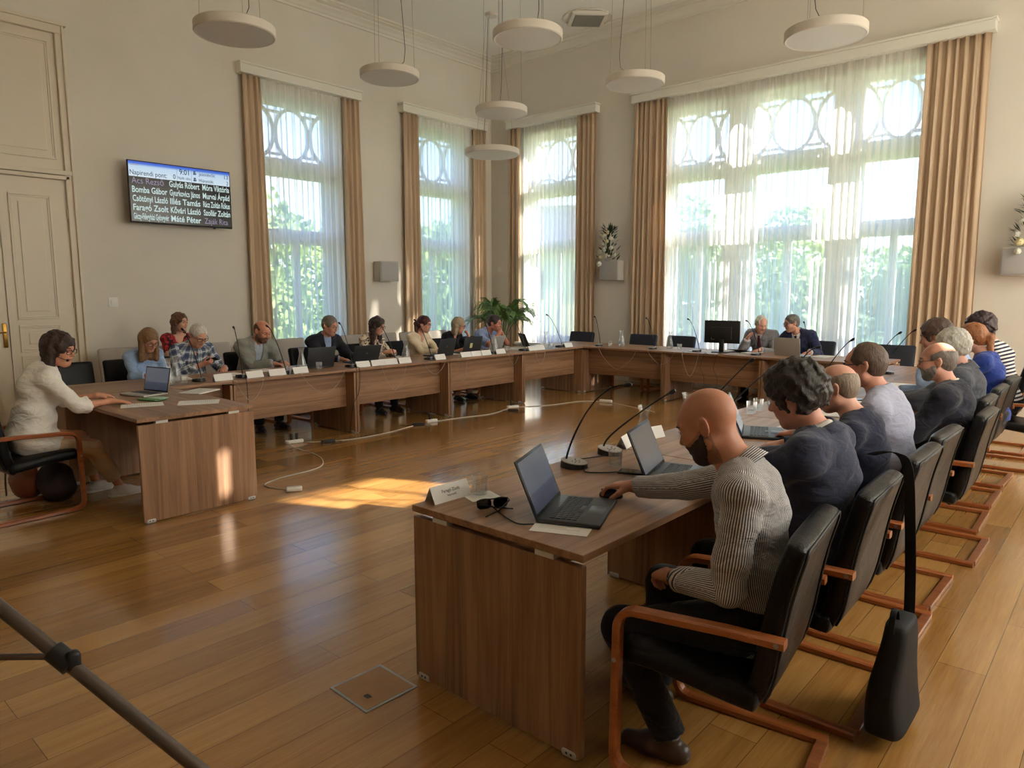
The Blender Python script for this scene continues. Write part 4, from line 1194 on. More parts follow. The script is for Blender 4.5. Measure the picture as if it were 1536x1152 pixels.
        for i in range(4):
            kb = W + f * (.088 - .006 * (i == 3) - .003 * (i == 0)) * hsz + s_ * offs[i] * hsz
            d = nrm(f + s_ * math.tan(math.radians(spread * (1.5 - i)))); nn = n.copy(); p = kb
            for j, seg in enumerate((.46, .3, .24)):
                a = math.radians(curl[j] * (1 + .12 * i) + (A.get('point', 0) if i == 0 else 0))
                d, nn = nrm(d * math.cos(a) + nn * math.sin(a)), nrm(nn * math.cos(a) - d * math.sin(a))
                q = p + d * lens[i] * seg * hsz
                F.cap(p, q, rads[i] * hsz * (1 - .06 * j), rads[i] * hsz * (.94 - .07 * j), 0.0035 if j else 0.006); p = q
        tb = W + f * .028 * hsz + s_ * .022 * hsz + n * .006
        td1 = nrm(f * .62 + s_ * .72 + n * A.get('opp', .25)); t1 = tb + td1 * .042 * hsz
        td2 = nrm(f * .85 + s_ * .35 + n * A.get('opp', .25) * 1.2); t2 = t1 + td2 * .032 * hsz; t3 = t2 + nrm(td2 * .9 + n * .15 - s_ * .1) * .026 * hsz
        F.cap(tb, t1, .0155 * hsz, .0115 * hsz, 0.012); F.cap(t1, t2, .0112 * hsz, .0098 * hsz, 0.004); F.cap(t2, t3, .0098 * hsz, .0082 * hsz, 0.003)
    V, Fc = F.mesh(res)
    c = (V[Fc].mean(1) - hc) @ Rh / hs
    sk, lp = skin_mat(g('skin', (206, 158, 130)))
    mi = ((np.abs(c[:, 1]) < .021 - 9 * (c[:, 2] + .0595) ** 2 / .01 * .1) & (c[:, 2] < -.0505) & (c[:, 2] > -.0695) & (c[:, 0] > .088)).astype(int)
    mats_ = [sk, lp]
    if g('stubble'):
        x, y, z = c[:, 0], np.abs(c[:, 1]), c[:, 2]
        zm = np.interp(x, [-.03, -.012, .02, .05, .07, .085, .115], [-.01, .004, -.012, -.030, -.037, -.037, -.037])
        near = np.linalg.norm(c, axis=1) < .16
        mi = np.where((mi == 0) & near & (x > -.022) & (z < zm) & (z > -.13) & (y < .075), 2, mi)
        a_, b_2 = g('skin', (206, 158, 130)), g('stubble')
        k_ = tuple(int(p * .72 + q * .28) for p, q in zip(a_, b_2)); mats_.append(plain('stubble_%d_%d_%d' % k_, s255(*k_), .6, var=.12, vscale=140))
    mesh_np('body', V, Fc, mats_, t_, mi)
    # eyes
    gaze = g('gaze', 15)
    if not g('noface'):
        for sg in (1, -1):
            vs = []; fs = []; ms = []
            n, m = 16, 12
            er = .0125 * hs
            for i in range(m + 1):
                for k in range(n):
                    th, a = PI * i / m, 2 * PI * k / n
                    vs.append(v3(math.cos(th), math.sin(th) * math.cos(a), math.sin(th) * math.sin(a)))
            Rg = rotm('y', gaze)
            for i in range(m):
                for k in range(n):
                    k2 = (k + 1) % n; fs.append((i * n + k, i * n + k2, (i + 1) * n + k2, (i + 1) * n + k))
                    z = (Rg @ (vs[i * n + k] + vs[(i + 1) * n + k2]) / 2)[2]
                    ms.append(2 if z > .38 - gaze * .012 or z < -.62 else (1 if i < 3 else 0))
            eb = MB()
            ctr = v3(.0815, sg * .032, .004)
            eb.add([tuple(H(*(ctr + (Rg @ p) * .0125))) for p in vs], fs, 0, True)
            eb.m = ms
            eb.build('eye', [eye_w, eye_i, sk], t_)
            bc = g('brow', g('hair', (60, 46, 36)))
            bp = [H(.0985, sg * .012, .026), H(.0985, sg * .026, .031), H(.09, sg * .042, .031), H(.078, sg * .054, .026)]
            MB().tube([tuple(p) for p in bp], [.003, .0042, .0038, .002], 6).build('eyebrow', hair_mat(bc), t_)
    if g('glasses'):
        gm = lens_black if g('glasses') == 'dark' else lens_wire; gr = .0026 if g('glasses') == 'dark' else .0016
        gb = MB()
        for sg in (1, -1):
            ring = []
            for i in range(20):
                a = 2 * PI * i / 20; ca, sa = math.cos(a), math.sin(a)
                y = math.copysign(abs(ca) ** .6, ca) * .026; z = math.copysign(abs(sa) ** .6, sa) * .018
                ring.append(tuple(H(.107 - abs(sg * .034 + y) * .12 - .06 * max(0, abs(sg * .034 + y) - .04), sg * .034 + y, .001 + z)))
            gb.tube(ring, gr, 6, closed=True)
            gb.tube([tuple(H(.098, sg * .06, .008)), tuple(H(.07, sg * .078, .01)), tuple(H(-.005, sg * .084, .014)), tuple(H(-.03, sg * .081, -.004))], gr, 6)
        gb.tube([tuple(H(.107, .009, .005)), tuple(H(.111, 0, .008)), tuple(H(.107, -.009, .005))], gr, 6)
        gb.build('glasses', gm, t_)
    # ---- clothes
    top = g('top', {})
    tm = top.get('mat'); o = top.get('off', .010); style = top.get('style', 'shirt'); sl = top.get('sleeve', 1.96)
    jacket = g('jacket')
    nw = g('neckw', 1.0 if sx == 'm' else .9)
    ncen = neck - upc * .012 + fw * .004
    e1 = nrm(fw - nd * (fw @ nd)); e2 = np.cross(nd, e1)
    def collar(mat, prof, gap, name, par, tk=.003, spread=0.0):
        rows = []
        NA = 44
        for i in range(NA + 1):
            a = gap + (2 * PI - 2 * gap) * i / NA
            fr = .5 + .5 * math.cos(a)          # 1 at the throat, 0 at the nape
            row = []
            for r, h in prof:
                rr = r * nw * sc * (1 + .10 * fr); hh = h - .022 * fr * (.4 + .6 * (h > .02)) - spread * fr * max(0, .03 - h) * .8
                row.append(tuple(ncen + nd * hh * sc + (e1 * math.cos(a) * 1.04 + e2 * math.sin(a)) * rr))
            rows.append(row)
        mb = MB().grid(rows); o = mb.build(name, mat, par)
        at_ = o.data.attributes.new('cloth_u', 'FLOAT', 'POINT')
        L = [0.0]
        for (r0, h0), (r1, h1) in zip(prof[:-1], prof[1:]): L.append(L[-1] + math.hypot(r1 - r0, h1 - h0))
        at_.data.foreach_set('value', np.tile(np.array(L, np.float32), NA + 1))
        if g('pattern'): o.data.attributes.new('cloth_v', 'FLOAT', 'POINT').data.foreach_set('value', np.repeat(np.arange(NA + 1, dtype=np.float32) * .009, len(prof)))
        s_ = o.modifiers.new('thick', 'SOLIDIFY'); s_.thickness = tk; s_.offset = 0
        return o
    def garment(off, sleeve, hem, kind):
        F = Field()
        torso(F, off, 0.055)
        for sd in 'LR': arm(F, sd, off, sleeve if not isinstance(sleeve, dict) else sleeve[sd], 0.035, g('loose', 0.004))
        if kind in ('shirt', 'closed'):
            F.cap(neck + nd * .004, neck + nd * .2, .060 * sc * nw, None, .006, -1)
            if kind == 'shirt':
                F.cap(neck + fw * .065 + nd * .06, neck + fw * .10 * sc - upc * .075 * sc, .03, .006, .006, -1)
        elif kind == 'vneck':
            F.cap(neck - upc * .005, neck + nd * .2, .068 * sc, None, .006, -1)
            F.cap(neck + fw * .065 + nd * .05, neck + fw * .135 * sc - upc * .15 * sc, .05, .008, .008, -1)
        elif kind == 'wide':
            F.cap(neck + lf * .05 + upc * .012, neck - lf * .05 + upc * .012, .066 * sc, None, .01, -1)
            F.cap(neck + fw * .06 + nd * .04, neck + fw * .1 * sc - upc * .05, .07, .05, .01, -1)
        elif kind == 'crew':
            F.cap(neck + nd * .006, neck + nd * .2, .066 * sc, None, .006, -1)
        elif kind == 'jacket':
            F.cap(neck + nd * .0, neck + nd * .2, .068 * sc * nw, None, .006, -1)
            b0 = neck + fw * .085 * sc + upc * .03; b1 = waist + fw * (.155 * (.4 + .6 * b_)) * sc - upc * .01
            F.cap(b0, b1, .062, .012, .006, -1)
            vq = ('c', b0, b1, .062, .012, 0, 1, None)
            def lapel(P, d, vq=vq, b0=b0, b1=b1):
                e = Field.one(vq, P); w = np.clip(((P - b1) @ upc) / .3, 0, 1)
                m = np.clip(((.012 + .05 * w) - e) / .004, 0, 1) * np.clip(e / .002 + 1, 0, 1) * (((P - neck) @ fw) > -.01)
                return d - .0045 * m
            F.post.append(lapel)
        if g('drape'):
            for sd in 'LR':
                hp, kn = legs[sd][:2]; F.cap(hp, hp + (kn - hp) * .3, .088 * sc * (.6 + .4 * b_) + off + .010, .08 * sc + off + .01, .05)
        F.plane(pel - v3(0, 0, hem), (0, 0, -1))
        F.post.append(folds(abs(hash(name_lab)) % 9999 if False else sum(map(ord, name_lab)), g('fold', .0085)))
        return F
    GF = garment(o, sl, top.get('hem', .035), style if not jacket else 'closed')
    V, Fc = GF.mesh(cres)
    so = mesh_np(top.get('name', 'shirt'), V, Fc, [tm], t_)
    if style in ('shirt', 'closed') or jacket:
        collar(tm, [(.064, -.014), (.0615, .02), (.060, .05), (.064, .056), (.070, .05), (.082, .028), (.092, .008)], .10 if jacket else .32, 'collar', so, spread=0 if jacket else .3)
    if g('pattern'):
        segs = [('t', shb, pel)]
        for sd in 'LR':
            Sh, E_, W = arms[sd][:3]; segs += [('a', Sh, E_), ('a', E_, W)]
        ctr = V[Fc].mean(1)
        m = (1.0 if sx == 'm' else .84) * sc
        ds = []
        for kd, a, b in segs:
            if kd == 't':
                ba = b - a; h = np.clip((ctr - a) @ ba / (ba @ ba), -.3, 1.2); rel = ctr - (a + h[:, None] * ba); ds.append(np.maximum(np.abs(rel @ lf) - shw * .80, -.03) + 0.0)
            else:
                ba = b - a; h = np.clip((ctr - a) @ ba / (ba @ ba), 0, 1); ds.append(np.linalg.norm(ctr - (a + h[:, None] * ba), axis=1) - .058 * m)
        cl = np.argmin(np.array(ds), 0)
        uu = np.zeros(Fc.shape); vv = np.zeros(Fc.shape)
        for ci, (kd, a, b) in enumerate(segs):
            msk = cl == ci
            if not msk.any(): continue
            P = V[Fc[msk]]                       # f x 4 x 3
            ax = nrm(b - a)
            if kd == 't':
                an = np.arctan2((P - a) @ lf, -((P - a) @ fw + .02) * 1.25); ac = an[:, :1]; an = ac + (an - ac + PI) % (2 * PI) - PI
                u = an * .15; v = (P - a) @ ax
            else:
                e1 = nrm(np.cross(ax, fw)); e2 = np.cross(ax, e1)
                an = np.arctan2((P - a) @ e1, (P - a) @ e2); ac = an[:, :1]; an = ac + (an - ac + PI) % (2 * PI) - PI
                u = an * .052; v = (P - a) @ ax
            uu[msk] = u; vv[msk] = v
        for nm, arr in (('cloth_u', uu), ('cloth_v', vv)):
            at_ = so.data.attributes.new(nm, 'FLOAT', 'CORNER'); at_.data.foreach_set('value', arr.astype(np.float32).ravel())
    if jacket:
        JF = garment(jacket.get('off', .02), jacket.get('sleeve', 1.9), jacket.get('hem', .055), 'jacket')
        V, Fc = JF.mesh(cres); jo = mesh_np('jacket', V, Fc, [jacket['mat']], t_)
        collar(jacket['mat'], [(.074, -.01), (.071, .016), (.072, .034), (.078, .038), (.092, .022), (.106, .0)], 1.05, 'collar', jo, .005)
        if jacket.get('tie'):
            b0 = neck + fw * .075 * sc - upc * .005; b1 = waist + fw * (.14 * (.4 + .6 * b_)) * sc
            tb = MB(); w = lf
            pr = [(0, .016), (.08, .012), (.12, .018), (.9, .036), (1, .004)]
            pts = []
            for q_, ww in pr:
                c = b0 + (b1 - b0) * q_ + fw * (.022 if q_ > .1 else .02) * (1 + .6 * math.sin(q_ * PI)); pts.append([tuple(c - w * ww), tuple(c + fw * .006), tuple(c + w * ww)])
            tb.grid(pts); x = tb.build('tie', jacket['tie'], t_); s_ = x.modifiers.new('thick', 'SOLIDIFY'); s_.thickness = .006
    # trousers
    TF = Field()
    TF.ell(pel, v3(.125, .168, .115) * sc * v3(b_, b_, 1) + .004, Rt, 0.05)
    for sd in 'LR': leg(TF, sd, .012, 0.05, g('legcut', 1.0))
    TF.plane(pel + up * g('waistcut', .12), up)
    TF.post.append(folds(77 + len(name_lab), .004, 14, (1, 1, 1)))
    V, Fc = TF.mesh(cres * 1.15); mesh_np('trousers', V, Fc, [g('legs', trouser_dk)], t_)
    for sd in 'LR':
        hp, kn, an, td = legs[sd]
        fl = max(0.0, an[2] - .09)
        SF = Field()
        b0 = an - v3(0, 0, .05)
        SF.cap(b0 - td * .045 - v3(0, 0, .005), b0 + td * .06, .038, .042, .03); SF.cap(b0 + td * .06 - v3(0, 0, .008), b0 + td * .15 - v3(0, 0, .014), .042, .03, .03); SF.cap(b0, an + v3(0, 0, -.0), .04, .042, .02)
        SF.plane(v3(0, 0, fl + .004), (0, 0, -1)); SF.plane(an + v3(0, 0, .004), (0, 0, 1))
        V, Fc = SF.mesh(max(.006, cres)); sh = mesh_np('shoe', V, Fc, [g('shoes', shoe_dk)], t_)
        if g('sole'):
            QF = Field(); QF.cap(b0 - td * .045 - v3(0, 0, .03), b0 + td * .15 - v3(0, 0, .03), .041, .036, .03); QF.plane(v3(0, 0, fl + .024), (0, 0, 1)); QF.plane(v3(0, 0, fl + .001), (0, 0, -1))
            V, Fc = QF.mesh(.006); mesh_np('sole', V, Fc, [g('sole')], sh)
    # ---- hair
    st = g('hairstyle')
    if st:
        hcol = g('hair', (60, 46, 36))
        HF = Field(); tk = g('hairt', .012)
        HF.ell(H(-.014, 0, .036), (v3(.098, .077, .088) + tk) * hs, Rh, 0)
        if st in ('short', 'receding', 'fringe', 'big', 'crop'):
            HF.ell(H(-.045, 0, .0), (v3(.062, .07, .078) + tk * .6) * hs, Rh, .03)
            if st == 'big':
                for sg in (1, -1): HF.ell(H(-.035, sg * .05, .0), v3(.07, .05, .075) * hs, Rh, .03)
                HF.ell(H(.03, 0, .09), v3(.06, .07, .045) * hs, Rh, .03)
            HF.ell(H(.115, 0, -.03), v3(.088, .078, .112) * hs, Rh, .008, -1)
            if st in ('receding',): HF.ell(H(.095, 0, .075), v3(.07, .06, .06) * hs, Rh, .015, -1)
            if st == 'fringe': HF.ell(H(.03, 0, .095), v3(.15, .078, .085) * hs, Rh, .008, -1); HF.ell(H(.1, 0, .04), v3(.085, .1, .09) * hs, Rh, .008, -1)
            for sg in (1, -1): HF.ell(H(.002, sg * .088, -.02), v3(.028, .03, .038) * hs, Rh, .006, -1)
            HF.plane(H(-.06, 0, g('nape', -.075)), Rh @ v3(-.25, 0, -1), .01)
        elif st in ('bob', 'long', 'wavy'):
            Ld = {'bob': .13, 'long': .22, 'wavy': .24}[st]
            dn = lambda x, y, z, q: H(x, y, z) + v3(0, 0, -Ld * q)
            HF.ell(H(-.045, 0, .01), (v3(.065, .08, .085) + tk * .5) * hs, Rh, .03)
            for sg in (1, -1):
                HF.cap(H(-.012, sg * .068, .03), dn(-.02, sg * .083, .0, .75), .026 * hs, .022 * hs, .02)
                HF.cap(H(-.03, sg * .072, .02), dn(-.03, sg * .085, .0, 1.0), .04 * hs, .03 * hs, .03)
            HF.cap(H(-.07, .03, .0), dn(-.075, .035, 0, 1.0), .05 * hs, .04 * hs, .03); HF.cap(H(-.07, -.03, .0), dn(-.075, -.035, 0, 1.0), .05 * hs, .04 * hs, .03)
            fc = g('fringe_z', 0.0)
            HF.ell(H(.118, 0, -.045 + fc), v3(.085, .069, .108) * hs, Rh, .01, -1)
            HF.ell(H(.10, 0, -.075), v3(.085, .064, .09) * hs, Rh, .01, -1)
            HF.cap(H(.0, 0, -.05), neck - upc * .05 + fw * .02, .052 * hs, None, .01, -1)
        elif st == 'tied':
            HF.ell(H(-.045, 0, .005), (v3(.062, .072, .08) + tk * .6) * hs, Rh, .03)
            HF.ell(H(.115, 0, -.04), v3(.085, .085, .1) * hs, Rh, .008, -1)
            for sg in (1, -1): HF.ell(H(.005, sg * .088, -.022), v3(.026, .03, .036) * hs, Rh, .006, -1)
            HF.plane(H(-.06, 0, -.085), Rh @ v3(-.25, 0, -1), .01)
            q0 = H(-.105, 0, .0); HF.cap(q0, q0 + Rh @ v3(-.03, .0, -.02) , .03, .035, .02)
            e = g('tail', (-.03, .03, -.2)); HF.cap(q0 + Rh @ v3(-.03, 0, -.02), q0 + v3(*e), .034, .022, .02)
        HF.post.append(lumps(len(name_lab) + 5, g('hlump', .002), g('hfreq', 90))); HF.post.append(lumps(len(name_lab) + 9, min(.0022, g('hlump', .002) * .5), g('hfreq', 90) * 2.4))
        V, Fc = HF.mesh(min(res, .0065)); mesh_np('hair', V, Fc, [hair_mat(hcol)], t_)
    if g('beard'):
        BF = Field(); bt = g('beardt', .004)
        for q in F.p[head0:ear0]: BF.p.append(q)
        def region(P, d):
            c = (P - hc) @ Rh / hs; x, y, z = c[:, 0], np.abs(c[:, 1]), c[:, 2]
            zm = np.interp(x, [-.012, .02, .05, .07, .085, .115], [-.012, -.024, -.04, -.046, -.041, -.039]) - .012 * np.clip((.03 - y) / .03, 0, 1) * (x < .08)
            m = (1 - np.sqrt((y / .023) ** 2 + ((z + .0595) / .0095) ** 2)) * .01
            m = np.where(x > .07, m, -.02)
            e = np.maximum(np.maximum(z - zm, .004 - x + np.clip(-.07 - z, 0, 1) * .7), np.maximum(m, -.128 - z))
            e = e + .0035 * np.sin(P[:, 2] * 420 + 2 * np.sin(P[:, 0] * 310)) * np.sin(P[:, 0] * 380 + P[:, 1] * 300); return np.maximum(d - bt, e * hs * .9)
        BF.post.append(region); BF.post.append(lumps(3, .0007, 260))
        V, Fc = BF.mesh(min(res, .0045)); mesh_np('beard', V, Fc, [hair_mat(g('beard'))], t_)
    if False:
        BF = Field(); bt = g('beardt', .004)
        BF.ell(H(.03, 0, -.036), (v3(.066, .061 * jw, .082) + bt) * hs, Rh, 0)
        BF.cap(H(.063, 0.012, -.094), H(.063, -0.012, -.094), (.022 * jw + bt) * hs, None, 0.02)
        for sg in (1, -1): BF.cap(H(.055, sg * .015, -.094), H(.002, sg * .054 * jw, -.062), (.019 + bt) * hs, (.021 + bt) * hs, 0.02)
        BF.cap(H(.094, .018, -.049), H(.094, -.018, -.049), (.006 + bt) * hs, None, .008)
        BF.ell(H(.10, 0, -.059), v3(.03, .022, .0085) * hs, Rh, .004, -1)
        BF.cap(H(.07, .03, .0), H(.07, -.03, .0), .043 * hs, None, .008, -1)
        for sg in (1, -1): BF.ell(H(.06, sg * .06, -.005), v3(.05, .035, .042) * hs, Rh, .008, -1)
        BF.plane(H(-.0, 0, 0), Rh @ v3(-1, 0, .18), .006); BF.plane(H(0, 0, -.012), Rh @ v3(0, 0, 1), .006)
        BF.post.append(lumps(3, .0008, 240))
        V, Fc = BF.mesh(min(res, .005)); mesh_np('beard', V, Fc, [hair_mat(g('beard'))], t_)
    if g('watch'):
        Sh, E_, W, f, n, A, sg = arms[g('watch')]
        dd = nrm(W - E_); c = W - dd * .012
        e1 = nrm(np.cross(dd, n)); e2 = np.cross(dd, e1)
        wm = MB()
        for z in (-.007, 0, .007): wm.tube([tuple(c + dd * z + (e1 * math.cos(a) * .031 + e2 * math.sin(a) * .026)) for a in np.linspace(0, 2 * PI, 25)[:-1]], .0045, 6, closed=True)
        wo = wm.build('wristwatch', black_pl, t_)
    if g('headset'):
        sg = g('headset'); mb = MB()
        mb.tube([tuple(H(-.005, sg * .09, -.005)), tuple(H(.05, sg * .085, -.04)), tuple(H(.10, sg * .05, -.06))], .002, 6); mb.sphere(tuple(H(.102, sg * .046, -.061)), .011, 10, 8)
        mb.build('headset_microphone', black_pl, t_)
    return t_, dict(hc=hc, arms=arms, H=H, Rh=Rh, neck=neck, waist=waist, fw=fw, lf=lf)
trouser_dk = cloth_mat('black_trousers', (26, 26, 30)); shoe_dk = plain('dark_shoe_leather', s255(34, 28, 26), 0.35)
# ------------------------------------------------------------------ table-top things
def laptop(lab, loc, rz, dark=True, tilt=108, screen=None, w=0.355, d=0.24, logo=False, group='laptops on the tables'):
    t = thing('laptop', lab, 'laptop', loc, rz, group)
    bm_ = plain('laptop_dark', s255(58, 60, 64), 0.4, 0.3) if dark else plain('laptop_silver', s255(178, 176, 172), 0.35, 0.5)
    b = MB().rbox((0, 0, 0.009), (w, d, 0.017), 0.006, 3).build('base', bm_, t)
    k = MB()
    kw = w * 0.86 / 14
    for r in range(5):
        for c in range(14):
            if r == 0 and 3 < c < 9: continue
            k.rbox((-w * .43 + kw * (c + .5), -d * .08 + r * kw * .98, 0.0185), (kw * .86, kw * .84, 0.003), 0.001, 1)
    k.rbox((-w * .43 + kw * 6.5, -d * .08, 0.0185), (kw * 4.86, kw * .84, 0.003), 0.001, 1)
    k.build('keyboard', black_pl if dark else dark_pl, b)
    MB().rbox((0, -d * .31, 0.0178), (w * .3, d * .26, 0.001), 0.0004, 1).build('touchpad', plain('touchpad', s255(76, 78, 82), 0.35) if dark else plain('touchpad_silver', s255(160, 158, 154), 0.3, .4), b)
    Mx = Matrix.Translation((0, d / 2 - 0.006, 0.016)) @ Matrix.Rotation(-R_(tilt - 90), 4, 'X')
    l = MB().rbox((0, 0.004, d * .47), (w, 0.008, d * .95), 0.0035, 2, M=Mx); 
    lo = l.build('lid', bm_, t)
    MB().rbox((0, -0.0008, d * .475), (w - .006, 0.0015, d * .93), 0.0006, 1, M=Mx).build('screen_bezel', black_pl, lo)
    sm = screen or scr_grey
    sc_ = MB(); x, z0, z1 = w / 2 - .011, d * .06, d * .90
    sc_.add([Mx @ Vector(p) for p in ((-x, -.0022, z0), (x, -.0022, z0), (x, -.0022, z1), (-x, -.0022, z1))], [(0, 1, 2, 3)])
    sc_.build('display', sm, lo)
    if logo == 'badge':
        MB().lathe([(0, .0005), (.014, .0005), (.014, 0)], 20, M=Mx @ Matrix.Translation((0, .0085, d * .5)) @ Matrix.Rotation(-PI / 2, 4, 'X')).build('badge', plain('badge_grey', s255(110, 112, 116), 0.3, .6), lo)
    if logo == 'note':
        MB().box((0.03, .0088, d * .42), (.05, .001, .07), M=Mx).build('sticky_note', plain('yellow_note', s255(214, 208, 150), .8), lo)
        MB().box((-0.08, .0088, d * .55), (.03, .0006, .006), M=Mx).build('badge', plain('badge_grey', s255(110, 112, 116), 0.3, .6), lo)
    return t
def m_screen(nm, stops, s=0.45):
    t = NT(nm); t.set(Base_Color=(0.02, 0.02, 0.022, 1), Roughness=0.2)
    v = t.coords('Generated'); sp = t.node('ShaderNodeSeparateXYZ'); t.link(v, sp.inputs[0])
    b = t.node('ShaderNodeTexBrick'); b.inputs['Scale'].default_value = 1; b.inputs['Brick Width'].default_value = .3; b.inputs['Row Height'].default_value = .075; b.inputs['Mortar Size'].default_value = .018
    b.inputs['Color1'].default_value = (1, 1, 1, 1); b.inputs['Color2'].default_value = (.82, .82, .84, 1); b.inputs['Mortar'].default_value = (.9, .9, .9, 1)
    cb = t.node('ShaderNodeCombineXYZ'); t.link(sp.outputs[0], cb.inputs[0]); t.link(sp.outputs[2], cb.inputs[1]); t.link(cb.outputs[0], b.inputs['Vector'])
    c = t.ramp(sp.outputs[2], stops)
    c = t.mix(1.0, c, b.outputs['Color'], 'MULTIPLY')
    t.link(c, t.bsdf.inputs['Emission Color']); t.bsdf.inputs['Emission Strength'].default_value = 1.2 * s / 2 ** EXPO
    return t.m
scr_grey = m_screen('display_documents', [(0, s255(84, 96, 112)), (.1, s255(120, 122, 124)), (.9, s255(116, 112, 106)), (1, s255(92, 100, 120))])
scr_blue = m_screen('display_bluish', [(0, s255(58, 66, 84)), (.35, s255(74, 84, 104)), (.36, s255(104, 112, 124)), (1, s255(112, 118, 128))])
scr_pale = m_screen('display_pale', [(0, s255(130, 140, 146)), (.12, s255(160, 170, 172)), (1, s255(176, 184, 184))], 0.7)

def mic(lab, loc, rz, lean=0.45, bend=0.6, h=0.44, name='gooseneck_microphone', group='gooseneck conference microphones'):
    t = thing(name, lab, 'microphone', loc, rz, group)
    n = 28
    lo_, hi_ = [], []
    for k in range(n):
        a = 2 * PI * k / n; x, y = math.cos(a), math.sin(a)
        lo_.append((.062 * x, .072 * y, .002)); hi_.append((.058 * x, .068 * y, .022 + .016 * (y * .5 + .5)))
    b = MB(); b.add(lo_ + hi_, [(k, (k + 1) % n, n + (k + 1) % n, n + k) for k in range(n)], 0, True); b.add(lo_, [tuple(reversed(range(n)))])
    bo = b.build('base', black_pl, t)
    tp = MB(); tp.add([(x * 1.02, y * 1.02, z + .004) for x, y, z in hi_] + [(x * 1.02, y * 1.02, z) for x, y, z in hi_], [tuple(range(n))] + [(n + k, n + (k + 1) % n, (k + 1) % n, k) for k in range(n)])
    to = tp.build('top_plate', silver_pl, t)
    for bx, by in ((0, -.03), (-.022, -.018), (.022, -.018), (-.015, .002), (.015, .002), (.0, -.012), (.03, .01)):
        MB().rbox((bx, by, .0345 + .118 * by), (.008, .005, .003), .001, 1).build('button', dark_pl, to)
    p0 = Vector((0, .045, .035)); 
    pts = [p0, p0 + Vector((0, -.01, .07)), p0 + Vector((0, -lean * h * .45, h * .5)), p0 + Vector((0, -lean * h * .8, h * .82)), p0 + Vector((0, -lean * h - bend * .1, h)), p0 + Vector((0, -lean * h - bend * .2, h + .012 * (1 - bend)))]
    sm = [bez(pts, k / 18) for k in range(19)]
    MB().tube(sm, [.0055] * 8 + [.0042] * 11, 8).build('gooseneck', black_pl, t)
    e = sm[-1]; dr_ = (sm[-1] - sm[-2]).normalized()
    MB().tube([e, e + dr_ * .01, e + dr_ * .03, e + dr_ * .042], [.006, .0105, .012, .006], 12).build('capsule', black_pl, t)
    MB().tube([e - dr_ * .012, e - dr_ * .004], .007, 10).build('light_ring', dark_pl, t)
    return t
def carafe(lab, loc, fill=.13, group='glass water carafes'):
    t = thing('water_carafe', lab, 'carafe', loc, 0, group)
    pr = [(0, .003), (.042, .002), (.05, .012), (.052, .05), (.046, .10), (.032, .15), (.024, .19), (.023, .21), (.03, .24), (.037, .262)]
    inner = [(r - .0022 if r > .003 else 0, z + .004) for r, z in reversed(pr)]
    MB().lathe([(r, z) for r, z in pr] + [(pr[-1][0] - .002, pr[-1][1] + .001)] + inner[1:], 28).build('glass_body', clear_m, t)
    if fill:
        rr = [(r - .0035, z) for r, z in pr if z < fill]; 
        MB().lathe([(0, .006)] + [(max(r, .01), z + .005) for r, z in rr[1:]] + [(rr[-1][0] - .003, fill), (0, fill)], 24).build('water', water_m, t)
    return t
def tumbler(lab, loc, fill=.05, group='water tumblers'):
    t = thing('water_glass', lab, 'glass', loc, random.uniform(0, 1), group)
    MB().lathe([(0, .002), (.03, .002), (.032, .006), (.036, .088), (.0345, .09), (.033, .086), (.029, .014), (0, .012)], 24).build('glass_body', clear_m, t)
    if fill: MB().lathe([(0, .013), (.0285, .013), (.031, fill), (0, fill)], 24).build('water', water_m, t)
    return t
def name_card(lab, loc, rz, w=.21, group='folded name cards'):
    t = thing('name_card', lab, 'name card', loc, rz, group)
    h, d = .068, .034
    m = MB(); th = .0008
    for s in (-1, 1):
        m.add([(-w / 2, s * d, 0), (w / 2, s * d, 0), (w / 2, 0, h), (-w / 2, 0, h), (-w / 2, s * (d - th * 2), 0), (w / 2, s * (d - th * 2), 0), (w / 2, 0, h - th * 2), (-w / 2, 0, h - th * 2)],
              [(0, 1, 2, 3), (7, 6, 5, 4), (0, 3, 7, 4), (1, 5, 6, 2), (0, 4, 5, 1)])
    m.build('folded_card', paper_m, t); return t
def sheet(lab, loc, rz, w=.21, d=.297, n=3, m=None, name='paper_sheet', group='papers on the tables'):
    t = thing(name, lab, 'paper', loc, rz, group)
    mb = MB(); rs = random.Random(int(loc[0] * 1000))
    for k in range(n): mb.box((rs.uniform(-.004, .004) * (k > 0), rs.uniform(-.004, .004) * (k > 0), .0006 + k * .0011), (w, d, .001), rz=rs.uniform(-.02, .02) * (k > 0))
    o = mb.build('sheet', m or paper_m, t)
    l = MB()
    for k in range(14):
        ww = w * rs.uniform(.45, .78); l.box((-w * .39 + ww / 2, d * .38 - k * d * .055, n * .0011 + .0004), (ww, d * .012, .0002))
    l.build('printed_lines', plain('faint_print', s255(204, 202, 200), .9), o)
    return t
TT = TZ + .0005
